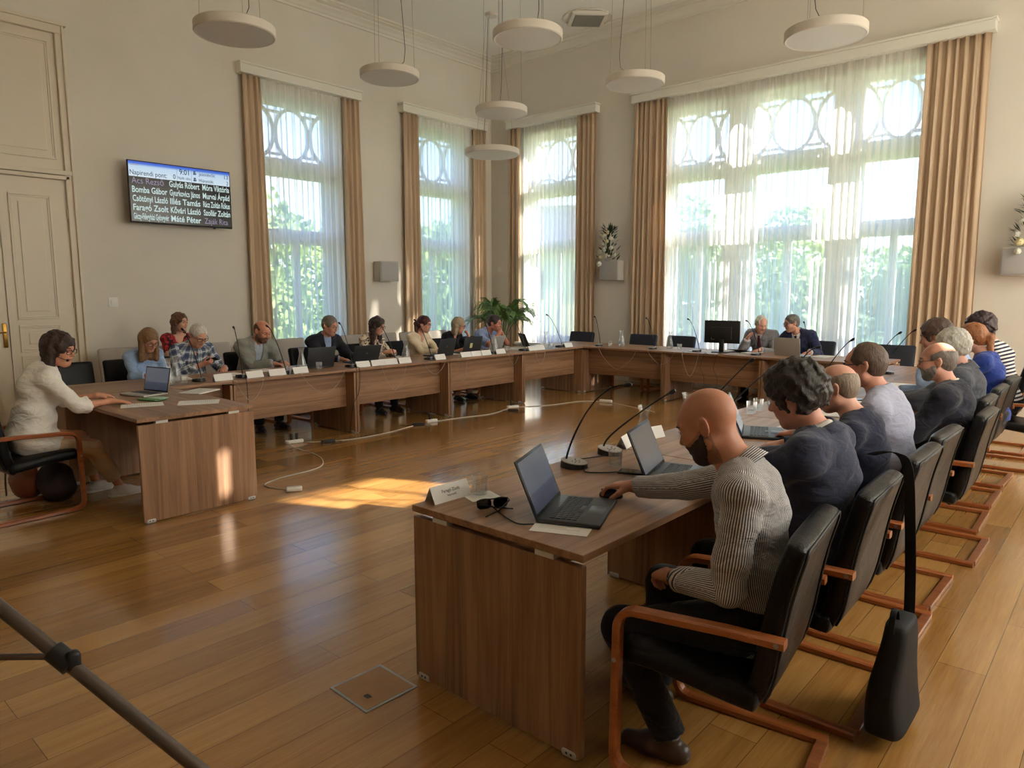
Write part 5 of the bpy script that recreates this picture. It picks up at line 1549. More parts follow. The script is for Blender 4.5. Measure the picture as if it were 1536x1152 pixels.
# --- near row
laptop('open dark laptop with big keyboard before the striped-shirt man', (-1.628, 2.24, TT), R_(113), True, 112, scr_blue, .36, .25)
laptop('open dark laptop behind the striped-shirt man chin, before the curly-haired man', (-1.60, 3.03, TT), R_(106), True, 113, scr_grey, .37, .25)
laptop('open dark laptop with pale screen beyond the curly-haired man', (-1.70, 4.28, TT), R_(112), True, 114, scr_pale, .36, .25)
laptop('thin upright laptop seen edge-on before the brown-haired person', (-1.60, 6.75, TT), R_(96), False, 104, scr_grey, .32, .22)
mic('microphone with tall bowed neck next to the first near laptop', (-2.085, 2.83, TT), R_(98), .40, .75, .40)
mic('microphone with long slanting neck, second from the table end', (-2.11, 3.19, TT), R_(84), 1.15, .2, .33)
mic('microphone whose tip rises above the striped-shirt man bald crown', (-2.05, 4.15, TT), R_(76), .85, .15, .42)
mic('microphone whose tip shows beside the hair of the curly-haired man', (-2.05, 4.55, TT), R_(80), .95, .15, .38)
mic('black microphone standing by the pale laptop beyond the curly-haired man', (-2.0, 5.45, TT), R_(88), .4, .4, .42)
for k, (x, y, w) in enumerate([(-2.05, 6.4, 'opposite the dark-suited bald man'), (-2.0, 7.75, 'opposite the ginger woman, closest to the broad drape'), (-2.0, 8.35, 'opposite the striped-top woman, before the wide window')]):
    mic('slim microphone of the near row ' + w, (x, y, TT), R_(85), .55, .2, .42)
nc = name_card('white name card with printed words on the near table corner', (-2.165, 2.035, TT), R_(88), .21)
def card_text(t, body, z, h, x0, x1):
    me = text_mesh(body, 0.1, ink_m, 'lettering', .001)
    n = len(me.vertices); co = np.empty(n * 3, np.float32); me.vertices.foreach_get('co', co); co = co.reshape(-1, 3)
    sx = (x1 - x0) / (co[:, 0].max() - co[:, 0].min()); k = h / .1
    zz = z + co[:, 1] * k; al = 1 - zz / .068
    out = np.stack([x0 + (co[:, 0] - co[:, 0].min()) * sx, -.034 * al - .0008, zz + .0003], 1).astype(np.float32)
    me.vertices.foreach_set('co', out.ravel()); me.update(); obj_from_mesh('lettering', me, t.children[0])
card_text(nc, 'Faragó Zsolt', .036, .017, -.05, .05); card_text(nc, 'képviselő', .02, .011, -.025, .025)
name_card('white name card beside the second near microphone', (-2.16, 3.42, TT), R_(-75), .15)
name_card('white name card beyond the first near carafe', (-2.17, 3.72, TT), R_(-100), .2)
tumbler('water tumbler on paper at the near table corner', (-2.10, 2.16, TT + .003), .04)
tumbler('water tumbler between the two near microphones', (-1.93, 2.97, TT), .03)
sheet('white sheet under the corner tumbler', (-2.08, 2.15, TT), R_(-20), .12, .14, 1)
tumbler('water tumbler by the pale laptop', (-2.08, 5.12, TT), .03); tumbler('second water tumbler by the pale laptop', (-2.06, 4.95, TT), .04)
carafe('water carafe half hidden behind the second laptop', (-1.99, 3.34, TT), .12)
carafe('tall water carafe beside the curly-haired man hair', (-2.08, 5.42, TT), .11)
carafe('water carafe behind the striped-shirt man head', (-2.05, 3.95, TT), .12)
sheet('white sheets under the striped-shirt man laptop', (-1.595, 2.125, TT), R_(23), .22, .30, 1)
sheet('papers beside the curly-haired man laptop', (-1.52, 3.45, TT), R_(80), .21, .297, 4)
sheet('papers before the pale-blue-shirted man', (-1.58, 4.65, TT), R_(95), .21, .297, 4)
sheet('papers before the dark-suited bald man', (-1.6, 5.3, TT), R_(95), .21, .297, 6)
sheet('bright papers along the far part of the near row', (-1.75, 5.95, TT), R_(88), .3, .42, 3)
sheet('bright papers before the ginger woman', (-1.65, 7.4, TT), R_(92), .3, .42, 3)
ms = thing('computer_mouse', 'black mouse under the striped-shirt man hand', 'mouse', (-1.735, 2.525, TT), R_(110))
MB().sphere((0, 0, .006), .03, 18, 12, sc=(1, 1.75, 1.0)).build('shell', black_pl, ms); MB().tube([(0, .03, .032), (0, .042, .028)], .004, 8).build('wheel', dark_pl, ms)
for v in ms.children[0].data.vertices: v.co.z = max(v.co.z, 0.001)
ms2 = dup(ms, (-1.63, 3.55, TT), R_(100), 'black mouse next to the curly-haired man laptop')
ph = thing('smartphone', 'black phone lying before the second laptop', 'phone', (-1.79, 2.93, TT), R_(20))
MB().rbox((0, 0, .005), (.16, .078, .009), .004, 3).build('case', black_pl, ph); MB().box((0, 0, .0101), (.148, .068, .0004)).build('screen', plain('phone_screen', s255(30, 32, 38), .08), ph)
ph2 = dup(ph, (-1.7, 6.1, TT), R_(60), 'black phone on the bright papers by the edge-on laptop')
sg_ = thing('sunglasses', 'black folded sunglasses near the corner tumbler', 'sunglasses', (-1.93, 2.06, TT), R_(64))
MB().tube([(-.066, 0, .036), (-.03, .004, .038), (0, .006, .036), (.03, .004, .038), (.066, 0, .036)], .003, 8).build('browline', black_pl, sg_)
for s in (-1, 1):
    l = MB(); n = 18
    pts = [(s * .036 + .03 * math.copysign(abs(math.cos(a)) ** .7, math.cos(a)), .002 + .003 * math.sin(a), .02 + .019 * math.copysign(abs(math.sin(a)) ** .7, math.sin(a))) for a in np.linspace(0, 2 * PI, n + 1)[:-1]]
    l.add(pts + [(x, y + .0025, z) for x, y, z in pts], [tuple(range(n)), tuple(reversed(range(n, 2 * n)))] + [(k, n + k, n + (k + 1) % n, (k + 1) % n) for k in range(n)])
    l.tube(pts, .0028, 6, closed=True); l.build('lens', plain('dark_lens', s255(16, 15, 16), .08), sg_)
    MB().tube([(s * .068, 0, .034), (s * .066, -.02, .03), (s * .0, -.055 - .02 * s, .012), (-s * .05, -.075 - .025 * s, .006), (-s * .07, -.08 - .03 * s, .003)], .0032, 6).build('temple', black_pl, sg_)
# --- side desk of the woman in white
laptop('open silver-grey laptop with dark screen before the white-bloused woman', (-6.42, 2.44, TT), R_(12), False, 102, scr_blue, .34, .23)
sheet('open white booklet leaf near the sunlit desk edge', (-5.62, 2.55, TT), R_(-28), .21, .297, 6, name='booklet')
sheet('white sheet under the white-bloused woman hand', (-5.84, 2.20, TT), R_(-20), .21, .297, 2)
sheet('second booklet leaf lying folded beyond the laptop', (-6.25, 2.85, TT), R_(30), .21, .297, 8, name='booklet')
gp = thing('document_folder', 'green and white document pack beside the silver laptop', 'folder', (-6.05, 2.36, TT), R_(20))
MB().rbox((0, 0, .008), (.2, .12, .014), .004, 2).build('cover', plain('green_card', s255(92, 148, 96), .5), gp); MB().rbox((.03, .02, .018), (.17, .1, .006), .002, 2).build('paper_wrap', plain('pale_green', s255(176, 206, 178), .4), gp)
# --- row facing us
LX = -7.02
for y, w in [(2.84, 'closest to the silver laptop'), (2.98, 'paired beside the silver laptop')]: carafe('water carafe on the row corner, ' + w, (-6.98 + (.12 if y < 2.9 else -.05), y, TT), .1)
tumbler('water tumbler beside the paired carafes', (-6.76 + .06 - .2, 3.0, TT), .03)
carafe('water carafe before the grey-black laptop of the dark-suited man', (-7.02, 4.37, TT), .13)
carafe('tall water carafe before the zebra-blouse woman', (-7.08, 5.93, TT), .1); carafe('water carafe before the pale laptop of the clasped-hands man', (-7.08, 7.62, TT), .12); carafe('water carafe before the empty corner chair', (-7.0, 8.72, TT), .1)
for y, w in [(4.16, 'left of the carafe by the grey-blazer man'.replace('left of', 'next to')), (4.58, 'before the lid of the first dark laptop'), (5.72, 'before the zebra-blouse woman'), (7.80, 'before the clasped-hands man carafe'), (8.62, 'by the corner carafe'), (8.86, 'beyond the corner carafe')]:
    tumbler('water tumbler ' + w, (-7.0, y, TT), .035)
laptop('wide dark-lidded laptop before the grey-haired dark-suited man', (-7.30, 4.72, TT), R_(-92), True, 104, None, .36, .25)
laptop('black laptop between the dark-suited man and the zebra-blouse woman', (-7.36, 5.42, TT), R_(-98), True, 116, None, .37, .25, 'badge')
laptop('black laptop with round badge before the cream-cardigan woman', (-7.32, 6.72, TT), R_(-82), True, 106, None, .36, .25, 'badge')
laptop('black laptop with a pale note on its lid, before the blonde woman', (-7.35, 7.28, TT), R_(-90), True, 104, None, .36, .25, 'note')
laptop('silver pale-lidded laptop before the clasped-hands man', (-7.42, 7.85, TT), R_(-84), False, 112, None, .34, .24)
laptop('laptop with bluish screen turned sideways beyond the clasped-hands man', (-7.38, 8.85, TT), R_(150), True, 112, scr_pale, .34, .23)
MICL = [(3.18, 'plaid-shirted man'), (3.62, 'plaid-shirted man, second'), (4.10, 'grey-blazer man'), (4.98, 'dark-suited man'), (5.62, 'zebra-blouse woman'), (6.22, 'zebra-blouse woman, beside her carafe'), (7.42, 'blonde woman in black'), (8.12, 'clasped-hands man'), (9.02, 'empty corner chair')]
m0 = mic('gooseneck microphone before the ' + MICL[0][1] + ', nearest the secretary desk', (-6.98, MICL[0][0], TT), R_(-90 + 8), .42, .3, .46)
for k, (y, w) in enumerate(MICL[1:]): dup(m0, (-6.96, y, TT), R_(-90 + (-14, 10, -6, 16, 8, -10, 5, 12)[k]), 'gooseneck microphone before the ' + w)
n0 = None
for y, w in [(3.38, 'plaid-shirted man microphone'), (3.72, 'plaid-shirted man papers'), (3.98, 'grey-blazer man'), (4.20 + .06, 'grey-blazer man microphone'), (5.10, 'dark-suited man'), (5.32, 'dark-suited man laptop'), (5.52, 'zebra-blouse woman'), (5.74, 'zebra-blouse woman microphone'), (6.34, 'zebra-blouse woman carafe'), (6.82, 'cream-cardigan woman'), (7.02, 'cream-cardigan woman laptop'), (7.22, 'blonde woman laptop'), (7.52, 'blonde woman microphone'), (8.24, 'clasped-hands man'), (8.42, 'clasped-hands man papers'), (9.14, 'empty corner chair')]:
    if n0 is None: n0 = name_card('white folded name card by the ' + w, (-6.885, y, TT), PI / 2, .19)
    else: dup(n0, (-6.885, y, TT), PI / 2 + random.uniform(-.06, .06), 'white folded name card by the ' + w)
for x, y, r, w in [(-7.35, 3.15, 80, 'blue-shirted woman'), (-7.3, 3.70, 95, 'plaid-shirted man'), (-7.42, 4.12, 88, 'grey-blazer man'), (-7.3, 5.85, 70, 'zebra-blouse woman'), (-7.4, 6.98, 84, 'cream-cardigan woman'), (-7.3, 8.42, 60, 'clasped-hands man'), (-7.2, 8.25, 100, 'clasped-hands man microphone')]:
    sheet('white papers lying before the ' + w, (x, y, TT), R_(r), .21, .297, 4)
sheet('cream sheet tilted on the table before the clasped-hands man', (-7.16, 8.5, TT + .005), R_(50), .24, .33, 3, paper_b)
# --- far row
for x, y, w in [(-6.24, 9.72, 'before the second empty navy chair'), (-5.45, 9.86, 'before the third empty navy chair')]: carafe('water carafe of the far row ' + w, (x, y, TT), .1)
tumbler('water tumbler of the far row beside its first carafe', (-6.42, 9.66, TT), .04); tumbler('water tumbler of the far row beside its second carafe', (-5.26, 9.82, TT), .04)
for x, w, r in [(-6.62, 'next to the corner', 190), (-5.62, 'before the third empty chair', 176), (-4.88, 'beside the black monitor', 160), (-3.98, 'of the elderly man with maroon tie', 150), (-3.30, 'behind the silver laptop', 185)]:
    mic('gooseneck microphone of the far row ' + w, (x, 9.64, TT), R_(r - 180), .35, .3, .43)
mo = thing('computer_monitor', 'black monitor seen from its back on the far table', 'monitor', (-4.55, 9.76, TT), R_(4))
MB().rbox((0, 0, .30), (.53, .028, .33), .008, 2).rbox((0, -.018, .28), (.3, .02, .18), .008, 2).build('housing', black_pl, mo)
MB().rbox((0, -.01, .1), (.07, .03, .18), .006, 2).build('stand_neck', black_pl, mo); MB().rbox((0, 0, .006), (.24, .18, .012), .005, 2).build('stand_base', black_pl, mo); MB().box((-.13, -.0155, .2), (.05, .001, .03)).build('sticker', plain('sticker_grey', s255(190, 176, 168), .6), mo)
MB().box((0, .0145, .3), (.5, .001, .3)).build('screen', plain('monitor_screen', s255(20, 20, 24), .15), mo)
laptop('silver laptop lid before the navy-suited man at the window', (-3.62, 9.95, TT), R_(180), False, 100, None, .36, .25)
for x, y, r, w in [(-4.18, 9.98, 175, 'elderly man with maroon tie'), (-4.95, 9.8, 190, 'black monitor'), (-3.2, 10.0, 170, 'navy-suited man')]: sheet('white papers on the far table by the ' + w, (x, y, TT), R_(r), .21, .297, 4)
tb = thing('tablet_folder', 'dark slanted folder before the elderly man', 'folder', (-4.40, 10.02, TT), R_(170)); MB().rbox((0, 0, .02), (.26, .2, .006), .002, 2, M=Matrix.Rotation(R_(10), 4, 'X')).build('cover', black_pl, tb)
# ------------------------------------------------------------------ cables
wc = plain('white_cable', s255(206, 202, 192), .5); bc = plain('black_cable', s255(26, 24, 24), .5); tc = plain('clear_grey_cable', s255(168, 156, 144), .5)
def smooth_path(pts, n=6):
    P = [Vector(p) for p in pts]; out = []
    for i in range(len(P) - 1):
        a, b, c, d = P[max(i - 1, 0)], P[i], P[i + 1], P[min(i + 2, len(P) - 1)]
        for k in range(n):
            t = k / n
            out.append(0.5 * ((2 * b) + (c - a) * t + (2 * a - 5 * b + 4 * c - d) * t * t + (3 * b - a - 3 * c + d) * t ** 3))
    return out + [P[-1]]
def cable(lab, pts, r, m, group=None): 
    return tag(MB().tube(smooth_path(pts), r, 6).build('cable', m), lab, 'cable', group)
fz = .006
cable('white extension cable curling on the floor beside the sunlit desk', [(-5.21, 3.08, fz), (-5.5, 3.02, fz), (-5.62, 3.25, fz), (-5.7, 3.7, fz), (-6.1, 3.95, fz), (-6.62, 4.0, fz), (-6.85, 4.05, .03)], .005, wc)
cable('white cable along the floor before the facing row, first stretch', [(-6.78, 4.22, fz), (-6.55, 4.6, fz), (-6.52, 5.1, fz), (-6.62, 5.6, fz), (-6.66, 5.85, fz)], .005, wc)
cable('white cable along the floor before the facing row, second stretch', [(-6.66, 5.95, fz), (-6.6, 6.4, fz), (-6.5, 6.9, fz), (-6.62, 7.4, fz)], .005, wc)
cable('white cable along the floor towards the far table corner', [(-6.6, 7.6, fz), (-6.35, 8.1, fz), (-6.25, 8.6, fz), (-5.95, 8.8, fz), (-5.5, 8.72, fz), (-4.9, 8.5, fz)], .005, wc)
def power_strip(lab, loc, rz, L=.16, plugs=2):
    t = thing('power_strip', lab, 'power strip', loc, rz, 'white power strips on the floor')
    b = MB().rbox((0, 0, .02), (L, .055, .04), .012, 3).build('body', white_pl, t)
    for k in range(3): MB().lathe([(.019, 0), (.019, .001), (.016, .001), (.015, -.001), (0, -.001)], 16, (-L * .3 + k * L * .3, 0, .0402)).build('socket', plain('socket_grey', s255(180, 178, 172), .5), b)
    for k in range(plugs): MB().rbox((-L * .15 + k * L * .3, 0, .075), (.03, .03, .07), .008, 2).build('plug', black_pl, t)
    return t
power_strip('white power strip with two upright black plugs under the grey-blazer man table', (-6.86, 4.14, 0), R_(80), .2, 2)
power_strip('white socket block on the floor beside the sunlit desk foot', (-5.17, 3.1, 0), R_(60), .13, 0)
power_strip('white power strip with black plug at the foot of the fourth table joint', (-6.62, 7.5, 0), R_(70), .18, 1)
power_strip('white power strip on the floor toward the far tables', (-5.92, 8.82, 0), R_(10), .2, 0)
power_strip('white power strip beside a black adapter before the zebra-blouse table', (-6.66, 5.98, 0), R_(80), .16, 1)
def adapter(lab, loc, rz):
    t = thing('laptop_adapter', lab, 'power adapter', loc, rz, 'black power adapters on the floor')
    MB().rbox((0, 0, .017), (.15, .065, .034), .008, 3).build('brick', black_pl, t)
    MB().tube(smooth_path([(.075, 0, .012), (.12, .02, fz), (.16, -.03, fz), (.12, -.09, fz), (.02, -.08, fz)]), .003, 6).build('lead', bc, t)
    MB().tube(smooth_path([(-.075, 0, .012), (-.14, .02, fz), (-.2, .09, fz), (-.24, .05, .02)]), .003, 6).build('lead', bc, t)
    return t
adapter('flat black adapter with looped lead near the two-plug power strip', (-6.60, 4.40, 0), R_(70))
adapter('large black adapter before the zebra-blouse woman table', (-6.62, 5.72, 0), R_(60))
adapter('small black adapter with coiled lead by the fourth table joint', (-6.42, 7.28, 0), R_(40))
zt = TZ - .002
def hang(y0, y1, drop, m=tc, x=-6.755, r=.0028, lab=''):
    ym = (y0 + y1) / 2
    cable(lab, [(x - .06, y0, TZ + .004), (x + .006, y0, TZ - .004), (x + .008, y0 + (ym - y0) * .35, TZ - drop * .55), (x + .008, ym, TZ - drop), (x + .008, y1 - (y1 - ym) * .35, TZ - drop * .62), (x + .006, y1, TZ - .01)], r, m, 'microphone leads looping over the table fronts')
for y0, y1, dp, w in [(3.45, 3.75, .22, 'below the plaid-shirted man'), (4.2, 4.75, .24, 'below the grey-blazer man'), (5.28, 5.66, .30, 'at the second table joint'), (5.95, 6.32, .17, 'below the zebra-blouse carafe'), (6.55, 6.72, .3, 'at the third table joint'), (7.55, 7.78, .16, 'below the clasped-hands man carafe'), (8.16, 8.4, .2, 'at the fourth table joint')]:
    hang(y0, y1, dp, lab='thin pale lead looping down the table front ' + w)
cable('black lead hanging down the table front below the dark-suited man', [(-6.82, 4.96, TZ + .004), (-6.765, 4.97, TZ - .01), (-6.76, 4.95, .5), (-6.76, 4.86, .34), (-6.78, 4.82, .02)], .0035, bc)
cable('black lead hanging at the first table joint by the plaid-shirted man', [(-6.82, 3.56, TZ + .004), (-6.765, 3.57, TZ - .01), (-6.76, 3.57, .3), (-6.76, 3.55, .02)], .0035, bc)
for x0, x1, dp, w in [(-6.45, -5.75, .32, 'before the second empty navy chair'), (-5.55, -5.1, .2, 'at the far table joint'), (-4.98, -4.72, .34, 'by the black monitor')]:
    xm = (x0 + x1) / 2; y = 9.385
    cable('thin pale lead looping down the far table front ' + w, [(x0, y + .06, TZ + .004), (x0, y - .006, TZ - .004), (x0 + (xm - x0) * .35, y - .008, TZ - dp * .55), (xm, y - .008, TZ - dp), (x1 - (x1 - xm) * .35, y - .008, TZ - dp * .6), (x1, y - .006, TZ - .01)], .0028, tc, 'microphone leads looping over the table fronts')
for x, w in [(-4.62, 'first'), (-4.42, 'second')]:
    cable(w + ' black lead wriggling down the table front below the monitor', [(x, 9.44, TZ + .004), (x - .02, 9.378, TZ - .01), (x - .06, 9.376, .55), (x, 9.376, .42), (x - .03, 9.38, .1)], .0032, bc)
cable('thin black lead from the sunglasses to the near laptop hinge', [(-2.0, 2.1, TT + .004), (-1.85, 2.02, TT + .004), (-1.72, 1.97, TT + .004), (-1.66, 2.0, TT + .006)], .003, bc)
cable('black lead joining the two near microphones', [(-2.12, 2.77, TT + .006), (-2.18, 2.9, TT + .004), (-2.14, 3.02, TT + .004), (-2.1, 3.12, TT + .006)], .003, bc)
cable('black lead lying from the first near microphone to the phone', [(-2.03, 2.86, TT + .005), (-1.98, 2.78, TT + .004), (-1.9, 2.83, TT + .004), (-1.85, 2.9, TT + .004)], .003, bc)
# ------------------------------------------------------------------ floor things
fb = thing('floor_socket_cover', 'flush metal-framed wooden floor socket cover at the near table foot', 'floor socket', (-2.28, 1.70, 0), R_(-2))
MB().box((0, 0, .0015), (.26, .26, .003)).build('frame', grey_metal, fb); MB().box((0, 0, .002), (.235, .235, .0035)).build('lid', plain('floor_lid_wood', s255(168, 122, 66), .3, var=.08, vscale=10), fb); MB().box((.04, -.06, .004), (.03, .02, .001)).build('latch', black_pl, fb)
# shoulder bag hung on the second chair
bag = thing('shoulder_bag', 'black shoulder bag hanging by its strap from a chair back', 'bag', (-.575, 2.82, .05), R_(90))
def bag_fn(t):
    w = .185 - .075 * max(0, t - .35) / .65 * (1 + .3 * t); off = -.045 * max(0, t - .3)
    return Vector((off, .01 * math.sin(t * 5), .41 * t)), Vector((1, 0, 0)), Vector((0, 1, 0)), w, .068 - .03 * t
bagm = plain('black_nylon', s255(15, 15, 17), .75, bump=.2, bscale=200)
pad(bag_fn, 32, 14, 5).build('body', bagm, bag)
zb = MB(); zb.tube([tuple(bag_fn(t)[0] + Vector((bag_fn(t)[3] - .004, -.01, 0))) for t in np.linspace(.25, .95, 12)], .004, 6); zb.build('zip', dark_pl, bag)
st_ = MB()
P1 = smooth_path([(-.13, 0, .36), (-.02, .04, .55), (.14, .07, .78), (.225, .08, .93), (.24, .14, .955), (.24, .2, .93), (.235, .21, .85)], 6)
P2 = smooth_path([(.15, 0, .27), (.18, .01, .45), (.2, .03, .7), (.225, .06, .92), (.24, .12, .963), (.24, .2, .94)], 6)
st_.sweep(P2, .04, .004, (.15, 1, 0)); st_.build('strap', bagm, bag)
MB().sweep(smooth_path([(-.13, 0, .38), (-.11, 0, .45), (-.07, 0, .45), (-.05, 0, .40)]), .02, .006, (0, 1, 0)).build('grab_handle', bagm, bag)
hb = thing('handbag', 'brown round leather handbag under the white-bloused woman chair', 'bag', (-6.58, 1.56, .0), R_(10))
HB = Field(); HB.ell((0, 0, .15), (.17, .1, .15), None, .03); HB.plane((0, 0, .003), (0, 0, -1)); HB.post.append(folds(8, .006, 16)); V, F_ = HB.mesh(.012); mesh_np('body', V, F_, [plain('brown_leather', s255(120, 66, 40), .45, var=.1, vscale=10)], hb)
MB().tube(smooth_path([(-.14, 0, .2), (-.2, -.03, .32), (-.2, -.06, .15), (-.16, -.08, .02)]), .007, 6).build('handle', plain('brown_strap', s255(70, 40, 28), .5), hb)
hb2 = thing('backpack', 'dark soft bag beside the brown handbag under the chair', 'bag', (-6.38, 1.72, .0), R_(0))
HB = Field(); HB.ell((0, 0, .14), (.2, .13, .16), None, .03); HB.plane((0, 0, .003), (0, 0, -1)); HB.post.append(folds(9, .01, 14)); V, F_ = HB.mesh(.014); mesh_np('body', V, F_, [plain('plum_nylon', s255(44, 30, 34), .7)], hb2)
MB().tube(smooth_path([(-.08, 0, .28), (-.04, 0, .34), (.04, 0, .34), (.08, 0, .28)]), .008, 6).build('handle', black_pl, hb2)
# ------------------------------------------------------------------ tripod, cut by the picture edge
tp = thing('camera_tripod', 'grey tubular tripod with black clamp and brace', 'tripod', (-1.79, .11, 0), 0)
tm_ = plain('tripod_tube', s255(92, 80, 72), .4, .4)
ax = Vector((0, 0, 1.34))
l1 = Vector((-1.43 + 1.79, .37 - .11, .98)); dirv = (l1 - ax).normalized()
foot = ax + dirv * (ax.z / -dirv.z)
def leg_(rot, m=Matrix.Identity(4)):
    Rz = Matrix.Rotation(rot, 4, 'Z')
    a, f, c = Rz @ ax, Rz @ foot, Rz @ l1
    d = (f - a).normalized()
    lg = MB().tube([a + d * .03, f - d * .02], .0125, 14).build('leg', tm_, tp)
    MB().tube([f - d * .03, f], [.016, .018], 12).build('rubber_foot', black_pl, lg)
    MB().tube([c - d * .022, c + d * .022], .019, 16).rbox(tuple(c + (Rz.to_3x3() @ Vector((.016, .012, -.004)))), (.024, .024, .036), .006, 2).build('clamp', black_pl, lg)
    h = Vector((0, 0, .955))
    MB().tube([c - d * .005 , h], .0062, 8).build('brace', tm_, lg)
for k in (0, LEGB, LEGC): leg_(R_(k))
MB().tube([(0, 0, .90), (0, 0, 1.5)], .014, 12).build('center_column', tm_, tp)
MB().lathe([(.03, 1.30), (.04, 1.32), (.04, 1.37), (.03, 1.39)], 20).build('spider', black_pl, tp)
MB().rbox((0, 0, 1.53), (.07, .07, .06), .012, 2).rbox((0, 0, 1.575), (.1, .06, .02), .006, 2).build('head', black_pl, tp)
# ------------------------------------------------------------------ the people
def stripes_mat():
    t = NT('pinstripe_shirt')
    a = t.node('ShaderNodeAttribute', attribute_name='cloth_u')
    f = t.math('FRACT', t.math('MULTIPLY', a.outputs['Fac'], 1 / .0073))
    m = t.math('LESS_THAN', t.math('ABSOLUTE', t.math('SUBTRACT', f, .5)), .22)
    t.link(t.mix(m, s255(206, 202, 200), s255(52, 52, 66)), t.bsdf.inputs['Base Color']); t.set(Roughness=.85); wrinkle(t, .4); return t.m
def plaid_mat():
    t = NT('plaid_shirt')
    u = t.node('ShaderNodeAttribute', attribute_name='cloth_u').outputs['Fac']; v = t.node('ShaderNodeAttribute', attribute_name='cloth_v').outputs['Fac']
    def band(x, p, w, o=0.0): return t.math('LESS_THAN', t.math('ABSOLUTE', t.math('SUBTRACT', t.math('FRACT', t.math('ADD', t.math('MULTIPLY', x, 1 / p), o)), .5)), w)
    c = t.mix(t.math('MULTIPLY', band(u, .085, .26), .8), s255(196, 202, 210), s255(36, 58, 104))
    c = t.mix(t.math('MULTIPLY', band(v, .085, .24), .6), c, s255(30, 44, 84))
    c = t.mix(t.math('MULTIPLY', band(u, .085, .07, .5), .7), c, s255(98, 104, 100)); c = t.mix(t.math('MULTIPLY', band(v, .085, .06, .5), .7), c, s255(226, 228, 230))
    t.link(c, t.bsdf.inputs['Base Color']); t.set(Roughness=.85); return t.m
def blotch(nm, a, b, scale, thr=.5, aniso=(1, 1, 1), dist=1.2, soft=.03, c3=None):
    t = NT(nm); v = t.coords('Object', aniso); n = t.noise(v, scale, 2, .5, dist)
    st = [(thr - soft, a), (thr + soft, b)]
    if c3: st.append((thr + .16, c3))
    t.link(t.ramp(n, st), t.bsdf.inputs['Base Color']); t.set(Roughness=.8); return t.m
def hoop_mat():
    t = NT('navy_white_hoops'); v = t.coords('Object'); sp = t.node('ShaderNodeSeparateXYZ'); t.link(v, sp.inputs[0])
    f = t.math('FRACT', t.math('MULTIPLY', t.math('ADD', sp.outputs[2], t.math('MULTIPLY', sp.outputs[0], .3)), 1 / .036))
    t.link(t.mix(t.math('LESS_THAN', f, .5), s255(214, 210, 206), s255(34, 32, 54)), t.bsdf.inputs['Base Color']); t.set(Roughness=.85); return t.m
white_sh = cloth_mat('white_shirt', (226, 222, 216)); pale_blue = cloth_mat('pale_blue_shirt', (150, 168, 204)); sky_blue = cloth_mat('sky_blue_shirt', (152, 178, 216))
F_ = lambda **k: k
P = {}
def add(key, *a, **k): P[key] = person(*a, **k)
add('striped', 'person in pinstriped shirt, bald and bearded, one hand on a mouse', (-.95, 2.30), PI, F_(res=.0042, cres=.0055, lean=-4, hunch=14, twist=20, nfwd=.45, dz=-.03, pitch=26, yaw=-14, skin=(190, 132, 104), beard=(56, 44, 37), beardt=.0022, stubble=(44, 34, 30), brow=(36, 28, 24), gaze=18, top=F_(mat=stripes_mat(), sleeve={'L': 1.93, 'R': 1.93}, hem=.13, fold=0, style='shirt'), pattern=True, fold=.0075, hs=1.02, neckw=1.12,
    L=F_(w=(.20, .15, .655), el=(-.5, .35, -.8), f=(.85, -.45, -.2), n=(-.1, -.2, -1), curl=(35, 45, 30)), R=F_(w=(.66, -.225, .812), el=(-.2, -.5, -.7), f=(1, .05, -.10), n=(0, 0, -1), curl=(14, 30, 24), spread=7, opp=.5), footL=(.20, .19, 0), footR=(.42, -.10, 0), watch='L', shoes=plain('brown_shoe', s255(70, 54, 46), .4)))
add('curly', 'person with thick dark curly hair in slate navy jacket, seen from behind', (-.955, 2.96), PI, F_(res=.0055, bulk=1.12, lean=-5, hunch=9, nfwd=.3, dz=-.02, pitch=20, yaw=2, skin=(208, 150, 128), hair=(50, 42, 36), hairstyle='big', hairt=.028, hlump=.006, hfreq=74, hs=1.03, top=F_(mat=white_sh), jacket=F_(mat=cloth_mat('slate_jacket', (58, 62, 82), bump=.2)),
    L=F_(w=(.47, .10, .80)), R=F_(w=(.46, -.42, .80), f=(1, .0, -.1))))
add('navy', 'person with bald head in dark navy jumper, half hidden by the curly hair', (-.95, 3.68), PI, F_(res=.0065, scale=.94, lean=3, hunch=8, nfwd=.35, dz=-.02, pitch=14, yaw=4, skin=(212, 160, 138), hairstyle='fringe', hair=(150, 130, 112), hairt=.003, hlump=.0006, glasses=None, top=F_(mat=cloth_mat('navy_knit', (28, 32, 54)), style='crew')))
add('bluesh', 'person in pale lilac-blue shirt with thin glasses and cropped brown hair', (-1.0, 4.33), PI, F_(res=.0062, scale=1.02, bulk=1.16, lean=2, hunch=9, dz=-.02, nfwd=.35, pitch=6, yaw=4, skin=(204, 146, 124), hairstyle='receding', hair=(96, 74, 60), hairt=.005, hlump=.001, glasses='dark', top=F_(mat=cloth_mat('lilac_shirt', (166, 168, 188)), hem=.10), fold=.006))
add('darksuit', 'person in dark suit, bald on top with grey beard and glasses', (-.90, 5.20), PI, F_(res=.0065, scale=.97, bulk=1.1, lean=-6, hunch=8, nfwd=.3, dz=-.03, pitch=6, yaw=6, skin=(206, 150, 126), hairstyle='fringe', hair=(120, 108, 98), hairt=.004, hlump=.0008, beard=(150, 142, 134), glasses='wire', top=F_(mat=white_sh), jacket=F_(mat=cloth_mat('dark_suit', (36, 36, 48))), L=F_(w=(.36, .12, .72)), R=F_(w=(.38, -.12, .72))))
